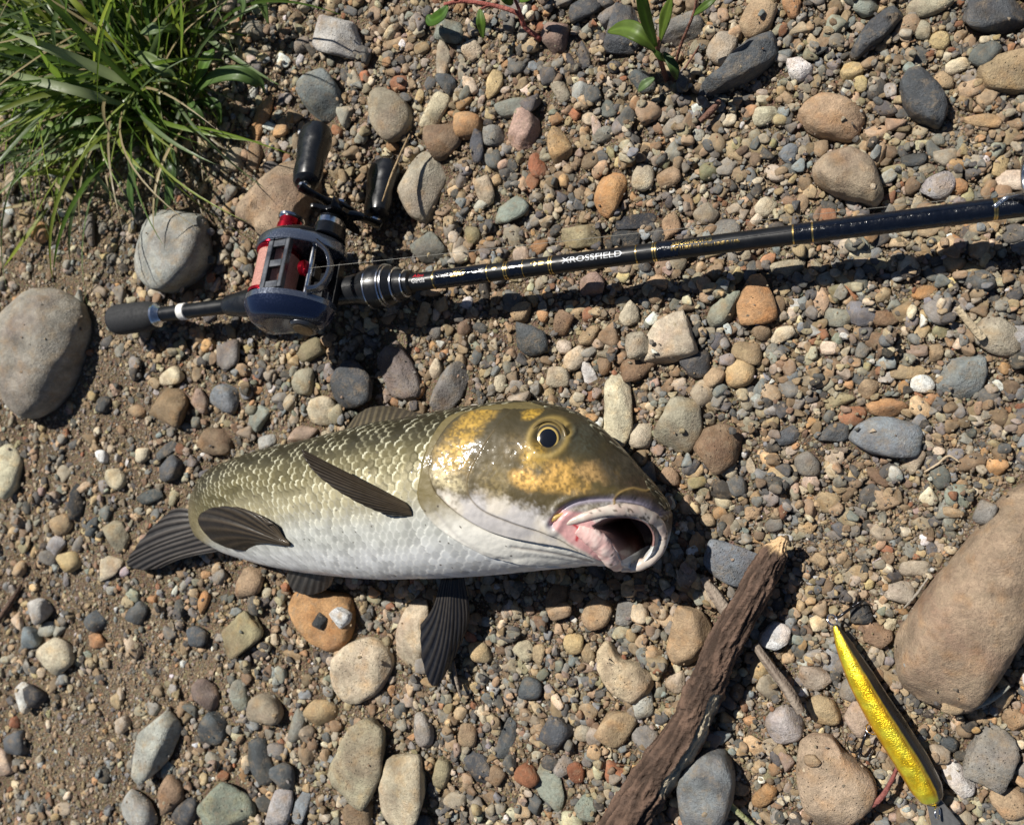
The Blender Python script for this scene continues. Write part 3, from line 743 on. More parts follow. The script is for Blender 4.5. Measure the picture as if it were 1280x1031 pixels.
pk = ['tan', 'cream', 'grey', 'slate', 'greytan', 'brown', 'bluegrey', 'yellow', 'orange', 'lgrey', 'pink', 'rust', 'white', 'dark', 'green', 'olive']
pp = np.array([.20, .075, .15, .14, .165, .135, .05, .022, .025, .02, .015, .014, .008, .03, .012, .02]); pp /= pp.sum()
PC = np.array([COL[k] for k in pk])
M_peb = stone_mat('gravel_pebble', instanced=True, rough=.82)
protos = bpy.data.collections.new('gravel_shapes')
NP_ = 14
for i in range(NP_):
    kind = 'rrrrssssssaaaa'[i]
    d, f = ICO[3]
    v = stone_dirs(d, kind, np.random.default_rng(500 + i), 60 + i)
    me = mesh_from('gravel_shape', v, f); me.materials.append(M_peb)
    o = bpy.data.objects.new('gravel_shape', me); protos.objects.link(o)
pts, scl, rot, col, idx = [], [], [], [], []
def drop(n, lo, hi, powr, on_big, stampit=True, only_sand=False):
    u = rng.random(n)
    dm = (lo ** -powr + u * (hi ** -powr - lo ** -powr)) ** (-1 / powr)
    dm = np.sort(dm)[::-1]
    # even over the picture rather than over the ground, denser where nearer
    px, py = rng.uniform(-130, 1430, n), rng.uniform(-110, 1140, n)
    q = P(px, py, 0)
    sd_ = sandy(px, py)
    keep_r = rng.random(n)
    rr = rng.random((n, 8))
    for i in range(n):
        x, y = q[i, 0], q[i, 1]
        if not (X0 + .012 < x < X1 - .012 and Y0 + .012 < y < Y1 - .012):
            continue
        a = dm[i] * .5
        if a > .0011 and keep_r[i] < sd_[i] * (.80 if a > .0022 else .3):
            continue
        if only_sand and rr[i, 1] > sd_[i] * 1.2:
            continue
        ii, jj = int((x - X0) / RES), int((y - Y0) / RES)
        if OWNED[ii, jj] and rr[i, 0] > on_big:
            continue
        if a > .0022:
            if OWNED[ii, jj]: continue
            k3 = int(.75 * a / RES)
            if rr[i, 0] < .88 and (OWNED[ii - k3, jj] or OWNED[ii + k3, jj] or OWNED[ii, jj - k3] or OWNED[ii, jj + k3]): continue
        if LOW[ii, jj] and a > .0028:
            continue
        if OWN2[ii, jj] and rr[i, 3] > (.07 if a < .0024 else .25):
            continue
        b_ = a * (.55 + .4 * rr[i, 1]); c_ = b_ * (.5 + .4 * rr[i, 2])
        k = max(int(.75 * b_ / RES), 1)
        win = HM[max(ii - k, 0):ii + k + 1, max(jj - k, 0):jj + k + 1]
        if stampit:
            mx = float(win.max()); mn = float(win.mean())
            if mx - BASE[ii, jj] > .013 + a and rr[i, 3] > .25:
                continue
            zc = mn + c_ * .35
            k2 = int(b_ / RES) + 1
            s0, s1 = slice(max(ii - k2, 0), ii + k2 + 1), slice(max(jj - k2, 0), jj + k2 + 1)
            xx, yy = (gx[s0] - x)[:, None], (gy[s1] - y)[None]
            e = 1 - (xx * xx + yy * yy) / (b_ * a)
            HM[s0, s1] = np.maximum(HM[s0, s1], np.where(e > 0, zc + c_ * np.sqrt(np.maximum(e, 0)), -1))
            if a > .0017: OWN2[s0, s1] |= e > .25
        else:
            zc = float(HM[ii, jj]) + c_ * .25
        pts.append((x, y, zc)); scl.append((a, b_, c_))
        rot.append(((rr[i, 4] - .5) * .5, (rr[i, 5] - .5) * .5, rr[i, 6] * 6.283)); idx.append(int(rr[i, 7] * NP_))
drop(2400, .0095, .015, 2.2, 0)
drop(13000, .0056, .0095, 2.0, 0)
drop(34000, .003, .0056, 1.8, .008)
drop(150000, .0009, .003, 1.5, .014, False)
drop(200000, .0008, .0030, 1.3, 0, False, True)
npt = len(pts)
ck = rng.choice(len(pk), npt, p=pp)
cc = PC[ck] * rng.uniform(.72, 1.4, (npt, 1)) * (1 + rng.normal(0, .04, (npt, 3)))
fine = np.array([s[0] for s in scl]) < .0012
cc = cc * .86 + np.array([.25, .195, .13]) * .14
cc[fine] = cc[fine] * .65 + np.array([.27, .205, .135]) * .35      # silt-stained grit
pm = bpy.data.meshes.new('gravel')
pm.vertices.add(npt); pm.vertices.foreach_set('co', np.array(pts, np.float32).ravel())
for nm, ty, arr, key in (('scl', 'FLOAT_VECTOR', scl, 'vector'), ('rot', 'FLOAT_VECTOR', rot, 'vector')):
    a = pm.attributes.new(nm, ty, 'POINT'); a.data.foreach_set(key, np.array(arr, np.float32).ravel())
a = pm.attributes.new('idx', 'INT', 'POINT'); a.data.foreach_set('value', np.array(idx, np.int32))
a = pm.attributes.new('col', 'FLOAT_COLOR', 'POINT'); a.data.foreach_set('color', np.c_[cc, np.ones(npt)].astype(np.float32).ravel())
ng = bpy.data.node_groups.new('scatter_gravel', 'GeometryNodeTree')
ng.interface.new_socket('Geometry', in_out='INPUT', socket_type='NodeSocketGeometry')
ng.interface.new_socket('Geometry', in_out='OUTPUT', socket_type='NodeSocketGeometry')
gi, go = ng.nodes.new('NodeGroupInput'), ng.nodes.new('NodeGroupOutput')
ci = ng.nodes.new('GeometryNodeCollectionInfo')
ci.inputs['Collection'].default_value = protos
ci.inputs['Separate Children'].default_value = True
ci.inputs['Reset Children'].default_value = True
iop = ng.nodes.new('GeometryNodeInstanceOnPoints')
iop.inputs['Pick Instance'].default_value = True
def named(nm, ty):
    n = ng.nodes.new('GeometryNodeInputNamedAttribute'); n.data_type = ty; n.inputs['Name'].default_value = nm
    return n.outputs[0]
e2r = ng.nodes.new('FunctionNodeEulerToRotation')
ng.links.new(gi.outputs[0], iop.inputs['Points']); ng.links.new(ci.outputs[0], iop.inputs['Instance'])
ng.links.new(named('idx', 'INT'), iop.inputs['Instance Index'])
ng.links.new(named('rot', 'FLOAT_VECTOR'), e2r.inputs[0]); ng.links.new(e2r.outputs[0], iop.inputs['Rotation'])
ng.links.new(named('scl', 'FLOAT_VECTOR'), iop.inputs['Scale'])
ng.links.new(iop.outputs[0], go.inputs[0])
go_ = obj('gravel', pm, None, label='mixed tan, grey and slate gravel and grit covering the bank', kind='stuff', category='gravel')
md = go_.modifiers.new('scatter', 'NODES'); md.node_group = ng
print('gravel', npt)
# ------------------------------------------------------------------ the fish
FST = [  # back edge px, belly edge px, half thickness (mm), underside above ground (mm)
 ((243,663),(281,689),6,6),((240,650),(293,694),9,6),((240,632),(316,700),13,6),((246,611),(346,708),17,6),((264,587),(378,714),21,6),
 ((314,566),(408,718),25,6),((384,550),(442,721),29,6),((454,532),(492,723),32,6),((540,516),(542,722),34,6),((590,507),(592,719),35,6),
 ((640,502),(642,715),35,6),((690,506),(690,710),34,6),((730,521),(728,707),32.5,6),((765,549),(762,706),30,6.5),((797,584),(792,709),27,7),
 ((819,608),(813,704),23,8),((832,627),(828,692),17,10),((838,642),(835,674),9,13)]
NS, NR = 760, 380
st = np.array([[*d, *v, t, z] for d, v, t, z in FST], float)
S = crom(st, NS)
zb = S[:, 5] * 1e-3 + .003; T = S[:, 4] * 1e-3; zc = zb + T
Dp, Vp = P(S[:, 0], S[:, 1], zc), P(S[:, 2], S[:, 3], zc)
Cn, Hv = (Dp + Vp) / 2, (Dp - Vp) / 2
# the ring is denser on the side that shows
ph = np.concatenate([np.linspace(0, np.pi, NR - 90, endpoint=False), np.linspace(np.pi, 2 * np.pi, 90, endpoint=False)])
cs, sn = np.cos(ph), np.sin(ph)
ex = np.sign(cs) * np.abs(cs) ** .97; ez = np.sign(sn) * np.abs(sn) ** .95
V = Cn[:, None] + Hv[:, None] * ex[None, :, None] + np.array([0, 0, 1.0]) * (T[:, None] * ez[None])[..., None]
V0 = V.copy()
top = np.broadcast_to((sn > -.02)[None], V.shape[:2])
# outward normals of the smooth body
dU = np.gradient(V, axis=0); dW = np.roll(V, -1, 1) - np.roll(V, 1, 1)
N = np.cross(dU, dW); N /= np.linalg.norm(N, axis=-1)[..., None] + 1e-12
if (N[..., 2] * top).sum() < 0: N = -N
arc = np.concatenate([[0], np.cumsum(np.linalg.norm(np.diff(Cn, axis=0), axis=1))])
flat = V.reshape(-1, 3)
xy = flat[:, :2]
topf = top.reshape(-1)
ti = np.where(topf)[0]
def surf(px, py, guess=.055):
    """point of the fish's upper side under a pixel, and its normal"""
    z = guess
    for _ in range(12):
        q = P(px, py, z)
        k = ti[np.argmin(((xy[ti] - q[:2]) ** 2).sum(1))]
        z = .5 * z + .5 * V0.reshape(-1, 3)[k, 2]
    return q, N.reshape(-1, 3)[k]
def fl(pts):
    """pixel polyline to the fish's own plane"""
    return np.array([surf(a, b)[0][:2] for a, b in pts])
def flc(pts, n=60):
    return crom(fl(pts), n)

mm = 1e-3
disp = np.zeros(len(flat))
fx, fy = xy[:, 0], xy[:, 1]
phi = np.broadcast_to(ph[None], V.shape[:2]).reshape(-1)
av = np.broadcast_to(arc[:, None], V.shape[:2]).reshape(-1)
back = (np.broadcast_to(ex[None], V.shape[:2]).reshape(-1) + 1) / 2      # 1 at the back, 0 at the belly
n3 = lambda s, seed=0, o=4: fbm(flat * s, seed, o)

# gill cover, cheek plate and throat folds
gill = flc([(628,514),(592,516),(566,528),(548,552),(538,580),(541,608),(556,627),(584,649),(618,666),(657,675),(705,683),(735,692)], 90)
memb = flc([(600,510),(560,522),(536,556),(526,592),(522,622),(536,648),(556,666),(586,684),(622,700),(660,706)], 90)
preo = flc([(618,540),(600,565),(588,588),(584,604),(589,622),(606,638),(640,652),(690,668),(722,684)], 70)
jaw = flc([(616,700),(660,697),(700,700),(735,704)], 30)
def step(line, hgt, fall, soft=.0009):
    global disp
    d, s = pdist(xy, line)
    d = np.where(topf, d, 1)
    inside = s > 0                       # left of the line's direction: the head side
    disp += np.where(inside, hgt * np.exp(-d / fall) * sstep(0, soft, d), -.25 * hgt * np.exp(-d / (soft * 1.3)))
    return np.where(topf, d, 1), inside
dg, ing = step(gill, 2.0 * mm, .016)
dm_, inm = step(memb, 1.1 * mm, .006)
dp_, inp = step(preo, 1.2 * mm, .010)
dj, _ = pdist(xy, jaw); disp -= .4 * mm * np.exp(-(dj / .0016) ** 2) * topf
head = (ing | (dg < .0003)) & topf
sx = xy @ np.array([1.0, 0.0])
is_head = np.zeros(len(flat), bool)
hp = np.vstack([memb, fl([(740,709),(835,672),(838,640),(800,584),(730,520),(660,502)])])
is_head = inpoly(xy, hp)
# eye rise, nostril, brow
eq, en = surf(685, 548)
de = np.hypot(fx - eq[0], fy - eq[1])
disp += topf * (1.3 * mm * np.exp(-((de - .0082) / .0030) ** 2) - 1.6 * mm * np.exp(-(de / .0065) ** 2))
nq, _n = surf(711, 540)
dn = np.hypot(fx - nq[0], (fy - nq[1]) * .8)
disp += topf * (.6 * mm * np.exp(-((dn - .0026) / .0010) ** 2) - 1.3 * mm * np.exp(-(dn / .0016) ** 2))
# folds around the mouth corner and the snout
f1 = flc([(690,655),(700,640),(722,628),(760,624),(800,628),(826,642)], 40)
d1, s1 = pdist(xy, f1)
disp += topf * (-1.5 * mm * np.exp(-(d1 / .0011) ** 2) + 1.0 * mm * np.exp(-((d1 - .003) / .002) ** 2))
f2 = flc([(640,684),(690,692),(740,702)], 30)
d2, _s = pdist(xy, f2); disp -= topf * .5 * mm * np.exp(-(d2 / .0011) ** 2)
f4 = flc([(545,640),(575,672),(612,694),(640,702)], 30)
d4, _s = pdist(xy, f4); disp -= topf * .4 * mm * np.exp(-(d4 / .0014) ** 2)
f3 = flc([(766,632),(772,618),(790,611),(806,614),(818,609)], 30)
d3, _s = pdist(xy, f3); disp += topf * .5 * mm * np.exp(-(d3 / .0007) ** 2)
disp += is_head * (1.2 * mm * (n3(70, 3) - .5) + .55 * mm * (n3(210, 8, 3) - .5) + .22 * mm * (n3(600, 9, 3) - .5))

# scales: rows run along the body; each scale overlaps the next one towards the tail
ROWS = 29.0
cell = np.interp(av, [0, .10, .22, .5], [.0028, .0040, .0054, .0056])
i_at = np.concatenate([[0], np.cumsum(np.diff(arc) / np.interp(arc[:-1], [0, .10, .22, .5], [.0028, .0040, .0054, .0056]))])
u = np.broadcast_to(i_at[:, None], V.shape[:2]).reshape(-1)          # grows towards the head
w_ = phi / np.pi * ROWS
u = u + .25 * np.sin(w_ * .35) + .25 * (fbm(flat * 60, 31, 2) - .5)
best = np.full(len(flat), -1e9); sh = np.zeros(len(flat)); sid = np.zeros(len(flat)); se = np.zeros(len(flat)); sdj = np.zeros(len(flat))
r0 = np.round(w_)
for dr in (-1, 0, 1):
    row = r0 + dr
    offs = (row % 2) * .5
    c0 = np.round(u - offs)
    for dc in (-1, 0, 1, 2):
        cu = c0 + dc + offs
        di = cu - u                 # > 0: towards the tail of that scale's centre
        dj2 = w_ - row
        e = (di / .98) ** 2 + (dj2 / .84) ** 2
        ok = (e < 1) & (cu > best)
        best[ok] = cu[ok]
        sh[ok] = (.25 + .75 * (di[ok] + 1) / 2); se[ok] = e[ok]; sdj[ok] = dj2[ok]
        sid[ok] = h01(np.round(cu[ok] * 2), row[ok])
amp = np.interp(av, [0, .05, .15], [.35, .70, .95]) * mm * np.interp(back, [0, .18, .4, 1], [.25, .6, 1, 1])
scaly = topf & ~is_head
sc = np.where(scaly, 1.0, 0.0)
disp += sc * amp * (sh - .5 + .35 * (sid - .5))
disp += (~is_head) * (1.2 * mm * (n3(45, 12, 3) - .5))

# ---- open mouth: the lips' ring lies in the surface, the inside goes down into the head
mo = flc([(739,656),(758,647),(784,646),(807,653),(818,668),(816,686),(805,702),(786,709),(772,688),(757,671),(745,663)], 90)
ring = np.vstack([mo, mo[:1]])
dmo, _ = pdist(xy, ring)
inside_m = inpoly(xy, mo) & topf
flat2 = flat + N.reshape(-1, 3) * disp[:, None]
zlow = np.broadcast_to((zb + .006)[:, None], V.shape[:2]).reshape(-1)
dep = np.where(inside_m, sstep(0, .0055, dmo), 0)
flat2[:, 2] = flat2[:, 2] * (1 - dep) + (zlow + .25 * (flat2[:, 2] - zlow)) * dep

# ---- pigment, with lit scale edges painted in
def lerp(a, b, t): return a + (b - a) * np.asarray(t)[..., None]
A = lambda *c: np.array(c, float)
nz, nf, ncs = n3(55, 21), n3(260, 22), n3(900, 25, 2)
white, silver, gold, olive_, darkb, snout = A(.74, .75, .74), A(.55, .56, .51), A(.33, .285, .15), A(.115, .098, .040), A(.040, .035, .018), A(.060, .040, .024)
# body side: dark back, brass band, silver flank, white belly
bk = back + .10 * (nz - .5)
body = lerp(white[None], silver[None], sstep(.14, .32, bk))
body = lerp(body, gold[None] * 1.0, sstep(.34, .56, bk) * .85)
body = lerp(body, olive_[None], sstep(.54, .74, bk))
body = lerp(body, darkb[None] * 1.1, sstep(.76, .94, bk))
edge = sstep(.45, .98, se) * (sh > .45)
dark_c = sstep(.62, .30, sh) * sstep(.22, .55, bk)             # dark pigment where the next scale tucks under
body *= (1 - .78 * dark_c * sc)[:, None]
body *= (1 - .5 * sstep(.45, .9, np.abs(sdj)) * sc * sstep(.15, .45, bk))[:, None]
lit_fleck = sc * sstep(.12, .6, sid) * sstep(.30, .55, bk) * sstep(.48, .74, se) * sstep(.55, .75, sh) * sstep(.70, .25, np.abs(sdj + .7 * (sid - .5))) * sstep(.0, .08, av)  # pale flecks drawn as crescents, painted bright like scale edges catching light
body = lerp(body, lerp(A(.70, .64, .38)[None], A(.74, .72, .55)[None], sid), (.3 + .6 * sid) * lit_fleck)
body = lerp(body, A(.92, .92, .86)[None], .45 * sc * edge * sstep(.7, .3, bk))
body *= (.70 + .32 * sid * sc)[:, None] * (.85 + .3 * nf)[:, None]
tailf = sstep(.05, .0, av)
body = lerp(body, A(.30, .25, .14)[None] * (0.8 + .4 * nf)[:, None], tailf * .6 * sstep(.2, .5, bk))
metal = np.where(scaly, .16 + .10 * sstep(.25, .6, bk), 0.05)
# head
pxy = PX(np.c_[xy, V0.reshape(-1, 3)[:, 2]])
hl = flc([(540,612),(590,612),(640,622),(700,632),(760,632),(838,650)], 60)     # pale throat below this line
dh, sh_ = pdist(xy, hl)
below = np.where(sh_ > 0, -dh, dh) + .020 * (nz - .5) + .010 * (nf - .5) + .006 * (ncs - .5)
hc = lerp(A(.082, .062, .024)[None] * (.35 + 1.3 * (.5 * nz + .5 * nf))[:, None], lerp(A(.60, .55, .47)[None], A(.45, .43, .42)[None], sstep(.4, .65, n3(90, 41))) * (.85 + .3 * nf)[:, None], sstep(-.0035, .0055, below))
hc = lerp(hc, A(.26, .19, .09)[None], .55 * sstep(.52, .72, n3(120, 61)) * sstep(.012, .0, below) * (below > 0))
hc = lerp(hc, A(.045, .038, .020)[None], sstep(.62, .95, back) * .85 * (below < 0))
def spot(px, py, a, b, rot, c, k, gr=.5):
    global hc, metal
    q, _ = surf(px, py)
    s = mmpx(px, py, .06)
    t = math.radians(rot)
    dx, dy = (fx - q[0]) / s, (fy - q[1]) / s
    e = np.hypot((dx * math.cos(t) + dy * math.sin(t)) / a, (-dx * math.sin(t) + dy * math.cos(t)) / b)
    m_ = sstep(1.15, .35, e + gr * 1.6 * (nf - .5) + .5 * (nz - .5)) * k
    m_ = m_ * np.clip(.45 + 1.1 * sstep(.38, .62, ncs * .5 + nf * .5), 0, 1)
    hc = lerp(hc, np.array(c)[None] * (.45 + 1.1 * ncs)[:, None], m_); metal = np.maximum(metal, .22 * m_ * (np.array(c).sum() > .5))
G1, G2 = (.36, .225, .045), (.47, .28, .075)
spot(580,546,22,46,-30,G1,.95); spot(566,575,22,30,70,(.42,.29,.10),.7); spot(600,525,30,10,15,G1,.8)
spot(664,519,12,8,10,(.50,.31,.05),.9,.8); spot(668,570,22,18,-20,G1,.9); spot(655,598,26,14,-15,G2,1.0); spot(700,592,22,22,-10,G2,1.0,.7)
spot(742,590,28,14,-20,(.52,.32,.12),.85,.7); spot(690,605,50,12,-5,(.50,.30,.08),.7); spot(640,560,20,20,0,(.15,.11,.05),.6); spot(560,600,14,28,70,(.55,.47,.28),.7)
spot(620,600,26,26,0,(.20,.15,.06),.7)
spot(730,545,30,30,-40,(.060,.062,.044),.85); spot(770,585,34,24,-35,(.060,.052,.036),.9); spot(815,628,28,22,-30,snout,1.0,.3); spot(800,610,30,18,-30,snout,.9,.3)
spot(735,652,40,14,5,(.66,.58,.53),.9,.2); spot(834,646,16,24,0,snout,1.0,.2); spot(838,662,12,16,0,(.16,.12,.09),.9,.2)
# pale membrane rim of the gill cover
rim = np.exp(-((dg - .0) / .0016) ** 2)
outer = is_head & ~ing & (dg < .02)
hc[outer] = lerp(A(.15, .12, .05)[None] * np.ones((outer.sum(), 1)), A(.72, .70, .63)[None], sstep(.52, .28, back[outer] + .1 * (nf[outer] - .5)))
hc = lerp(hc, A(.10, .075, .04)[None], .75 * np.exp(-(dg / .0007) ** 2))
hc = lerp(hc, A(.16, .12, .07)[None], .6 * np.exp(-(dp_ / .0006) ** 2))
hc = lerp(hc, A(.20, .15, .13)[None], .45 * np.exp(-(d2 / .0008) ** 2)); hc = lerp(hc, A(.38, .36, .34)[None], .4 * np.exp(-(d4 / .0008) ** 2))
hc = lerp(hc, A(.36, .33, .42)[None], .75 * np.exp(-(d1 / .0013) ** 2))
hc = lerp(hc, A(.30, .20, .07)[None], .9 * np.exp(-(d3 / .0007) ** 2))
hc = lerp(hc, A(.02, .018, .012)[None], np.exp(-(dn / .0016) ** 4))
hc = lerp(hc, A(.35, .25, .08)[None], np.exp(-((de - .0090) / .0014) ** 2) * .8)
# pink corner of the mouth, dark red throat
pk_ = fl([(690,650),(700,640),(726,642),(744,655),(757,670),(768,692),(764,704),(735,684),(712,672)])
dpk, _ = pdist(xy, np.vstack([pk_, pk_[:1]])); ipk = inpoly(xy, pk_)
hc = lerp(hc, A(.66, .34, .33)[None] * (.85 + .3 * nf)[:, None], np.where(ipk, 1, np.exp(-(dpk / .0012) ** 2)) * .9)
cut = flc([(717,654),(722,658),(724,664),(721,672),(725,662),(736,668),(741,676)], 40)
dc_, _ = pdist(xy, cut); hc = lerp(hc, A(.42, .02, .03)[None], np.exp(-(dc_ / .0007) ** 2) * .95)
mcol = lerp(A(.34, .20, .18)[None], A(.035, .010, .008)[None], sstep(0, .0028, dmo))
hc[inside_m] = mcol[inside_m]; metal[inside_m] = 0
col_ = np.where(is_head[:, None], hc, body)
under = ~topf
col_[under] = lerp(A(.75, .74, .7)[None], A(.12, .10, .05)[None], sstep(.5, .8, back))[under]
# dirt grains stuck to the wet skin
dirt = (h01(np.floor(flat[:, 0] / .0009), np.floor(flat[:, 1] / .0009), 7) > .9965) & topf
col_ = lerp(col_, A(.05, .04, .03)[None], dirt * (.85 * (vnoise(flat * 30, 77) > .45)))
metal = np.where(dirt, 0, metal)
fish_loc = np.array([Cn[NS // 2, 0], Cn[NS // 2, 1], 0.006])
caps = [tuple(range(NR))[::-1], tuple(range((NS - 1) * NR, NS * NR))]
q4 = grid_faces(NS, NR, True)
fv = np.vstack([flat2, Cn[:1], Cn[-1:] + [[.0015, 0, 0]]]) - fish_loc
j = np.arange(NR); j2 = (j + 1) % NR
tri = np.vstack([np.c_[j, j2, 0 * j + NS * NR], np.c_[(NS - 1) * NR + j2, (NS - 1) * NR + j, 0 * j + NS * NR + 1]])
faces = np.vstack([q4, np.c_[tri, tri[:, 2]]])
fcol = np.vstack([np.c_[col_, metal], [[.3, .25, .15, 0]], [[.1, .07, .04, 0]]])
def body_mesh():
    me = bpy.data.meshes.new('body')
    v = fv.astype(np.float32)
    me.vertices.add(len(v)); me.vertices.foreach_set('co', v.ravel())
    n4, n3_ = len(q4), len(tri)
    me.loops.add(n4 * 4 + n3_ * 3)
    me.loops.foreach_set('vertex_index', np.concatenate([q4.ravel(), tri.ravel()]).astype(np.int32))
    me.polygons.add(n4 + n3_)
    me.polygons.foreach_set('loop_start', np.concatenate([np.arange(n4) * 4, n4 * 4 + np.arange(n3_) * 3]).astype(np.int32))
    me.update(calc_edges=True)
    me.polygons.foreach_set('use_smooth', np.ones(n4 + n3_, bool))
    a = me.color_attributes.new('col', 'FLOAT_COLOR', 'POINT')
    a.data.foreach_set('color', fcol.astype(np.float32).ravel())
    me.update()
    return me
M_skin = attr_mat('wet_fish_skin', rough=.52, metal_from_alpha=True, coat=.22, bump=.12, bscale=1500., glint=300., spec=.32)
M_fin = attr_mat('fin_membrane', rough=.5, coat=.12, trans=.06, spec=.35)
M_lip = attr_mat('fish_lip', rough=.36, coat=.25, bump=.12, bscale=900.)
fish = thing('fish', 'olive and gold river fish lying on its side with its pale mouth open', 'fish', fish_loc)
bo = obj('body', body_mesh(), M_skin, fish)

def fin(name, base, outer, rays, dark, light, lab=None, zb_=None, zo=None, rough=1.0, ridge=.3, n=90, m=60, bulge=0.0, bend=(0, 0, 0)):
    B = crom(base, n); O = crom(outer, n)
    t = np.linspace(0, 1, m)
    uu = np.linspace(0, 1, n)
    v = B[:, None] * (1 - t)[None, :, None] + O[:, None] * t[None, :, None]
    v[..., 2] += bulge * np.sin(np.pi * t)[None] * np.sin(np.pi * uu)[:, None]
    v += np.array(bend)[None, None] * (np.sin(np.pi * t) * t ** .5)[None, :, None]
    rp = np.sin((uu + .035 * (fbm(np.c_[uu * 7, 0 * uu + rays], 91, 2) - .5)) * rays * 2 * np.pi) * (.55 + .9 * fbm(np.c_[uu * rays, 0 * uu], 93, 2))
    v[..., 2] += (ridge * mm * rp[:, None] * (.35 + .65 * t)[None]) + .8 * mm * (fbm(np.stack(np.broadcast_arrays(uu[:, None] * 6, t[None] * 2), -1), 50 + rays, 2) - .5)
    ragged = .02 * (h01(np.floor(uu * rays * 2), 3) - .5)
    v += (O - B)[:, None] * (ragged[:, None] * (t[None] ** 6))[..., None]
    kk = sstep(-.2, .8, rp)[:, None] * np.ones(m)[None]
    c = lerp(np.array(dark)[None, None], np.array(light)[None, None], kk * (.35 + .65 * (1 - t))[None])
    c = c * (.75 + .5 * fbm(np.stack(np.broadcast_arrays(uu[:, None] * 30, t[None] * 14), -1), 70 + rays, 3))[..., None]
    f = grid_faces(n, m)
    me = mesh_from(name, v.reshape(-1, 3) - fish_loc, f, col=c.reshape(-1, 3))
    o = obj(name, me, M_fin, fish)
    md = o.modifiers.new('thickness', 'SOLIDIFY'); md.thickness = .0007; md.offset = 0
    if lab: o['label'] = lab
    return o
def pz(pts): return np.array([P(a, b, c) for a, b, c in pts])
def psz(pts):
    out = []
    for a, b, z in pts:
        q = surf(a, b)[0]
        out.append(P(a, b, max(z, q[2] + .006 if z == 0 else z)))
    return np.array(out)
brownd, brownl = (.016, .012, .008), (.075, .055, .033)
q, _ = surf(514, 640); zp = q[2]
fin('pectoral_fin', pz([(507,628,zp + .001),(513,636,zp + .0015),(516,645,zp)]), pz([(378,562,.098),(380,571,.099),(392,588,.098),(418,610,.095),(456,632,.088),(492,645,.078)]), 13, brownd, brownl, 'dark brown pectoral fin raised off the flank', bulge=.002)
q, _ = surf(362, 680); zp = q[2]
fin('pelvic_fin', pz([(357,674,zp + .002),(362,679,zp + .003),(363,682,zp + .001)]), psz([(336,657,0),(316,642,0),(300,635,0),(276,633,0),(254,640,0),(249,655,.048),(266,675,.046),(292,686,.044),(326,688,.042)]), 11, brownd, brownl, 'brown fan-shaped pelvic fin spread over the tail end', bulge=.003, bend=(.002, .0045, .002))
fin('tail_fin', pz([(252,640,.017),(262,660,.017),(276,688,.012)]), pz([(214,638,.016),(190,660,.015),(163,694,.013),(160,706,.012),(176,712,.011),(200,710,.010)]), 10, (.020,.018,.017), (.10,.088,.078), 'dark glossy tail fin lying flat on the gravel', ridge=.6, bend=(0, .003, .001))
fin('pelvic_fin', pz([(362,706,.028),(392,714,.026),(420,716,.026)]), pz([(358,722,.016),(366,736,.014),(384,743,.013),(404,738,.013),(414,730,.014)]), 8, (.03,.028,.026), (.09,.08,.07), 'dark far-side pelvic fin under the belly')
fin('pectoral_fin', pz([(552,724,.024),(566,724,.026),(580,722,.024)]), pz([(526,780,.020),(527,812,.019),(534,846,.018),(545,856,.017),(560,836,.014),(574,808,.014),(582,790,.014)]), 11, (.006,.007,.011), (.040,.034,.028), 'blue-black far-side pectoral fin resting on a stone', ridge=.5, bend=(.004, 0, .001))
fin('dorsal_fin', pz([(430,540,.036),(480,528,.038),(530,519,.040)]), pz([(444,520,.022),(462,510,.022),(486,508,.022),(512,514,.024),(526,517,.026)]), 12, (.05,.042,.03), (.14,.115,.07), 'folded dark dorsal fin behind the back')

# eye
def dome(c, n, r, hgt, ry=1.0, k=14, m=40, cut=1.0):
    n = n / np.linalg.norm(n)
    a = np.cross([0, 1.0, 0], n); a /= np.linalg.norm(a); b = np.cross(n, a)
    rr = np.linspace(0, cut, k); w = np.linspace(0, 2 * np.pi, m, endpoint=False)
    v = [c + n * hgt]
    for q in rr[1:]:
        v += [c + a * r * q * math.cos(t) + b * r * ry * q * math.sin(t) + n * hgt * math.sqrt(max(1 - q * q, 0)) for t in w]
    f = [(0, 1 + j, 1 + (j + 1) % m) for j in range(m)]
    for i in range(k - 2):
        f += [(1 + i * m + j, 1 + (i + 1) * m + j, 1 + (i + 1) * m + (j + 1) % m, 1 + i * m + (j + 1) % m) for j in range(m)]
    return np.array(v), f, np.concatenate([[0], np.repeat(rr[1:], m)])
en2 = en * .75 + np.array([.12, -.05, .6]); en2 /= np.linalg.norm(en2)
ev, ef, er = dome(eq - en2 * .0020, en2, .0080, .0032, 1.1)
ec = np.where((er < .66)[:, None], A(.50, .36, .11), np.where((er < .80)[:, None], A(.035, .028, .016), np.where((er < .93)[:, None], A(.26, .19, .07), A(.05, .04, .02))))
eye = obj('eye', mesh_from('eye', ev - fish_loc, ef, col=ec), attr_mat('fish_eye', rough=.12, coat=1.0), fish, label='round black-pupilled eye with a gold ring')
pv, pf, _ = dome(eq - en2 * .0020, en2, .0080, .00335, 1.1, cut=.54)
obj('pupil', mesh_from('pupil', pv - fish_loc, pf), plain('black_pupil', (.006, .007, .010), .06, coat=1.0, var=0), eye)
ra = np.linspace(0, 2 * np.pi, 60)
a_ = np.cross([0, 1.0, 0], en2); a_ /= np.linalg.norm(a_); b_ = np.cross(en2, a_)
rv, rf = tube(eq - en2 * .0004 + (a_[None] * np.cos(ra)[:, None] + b_[None] * 1.1 * np.sin(ra)[:, None]) * .0086, .0009, 10, False)
obj('eye_rim', mesh_from('eye_rim', rv - fish_loc, rf), plain('eye_rim_skin', (.16, .115, .04), .25, coat=.6), eye)

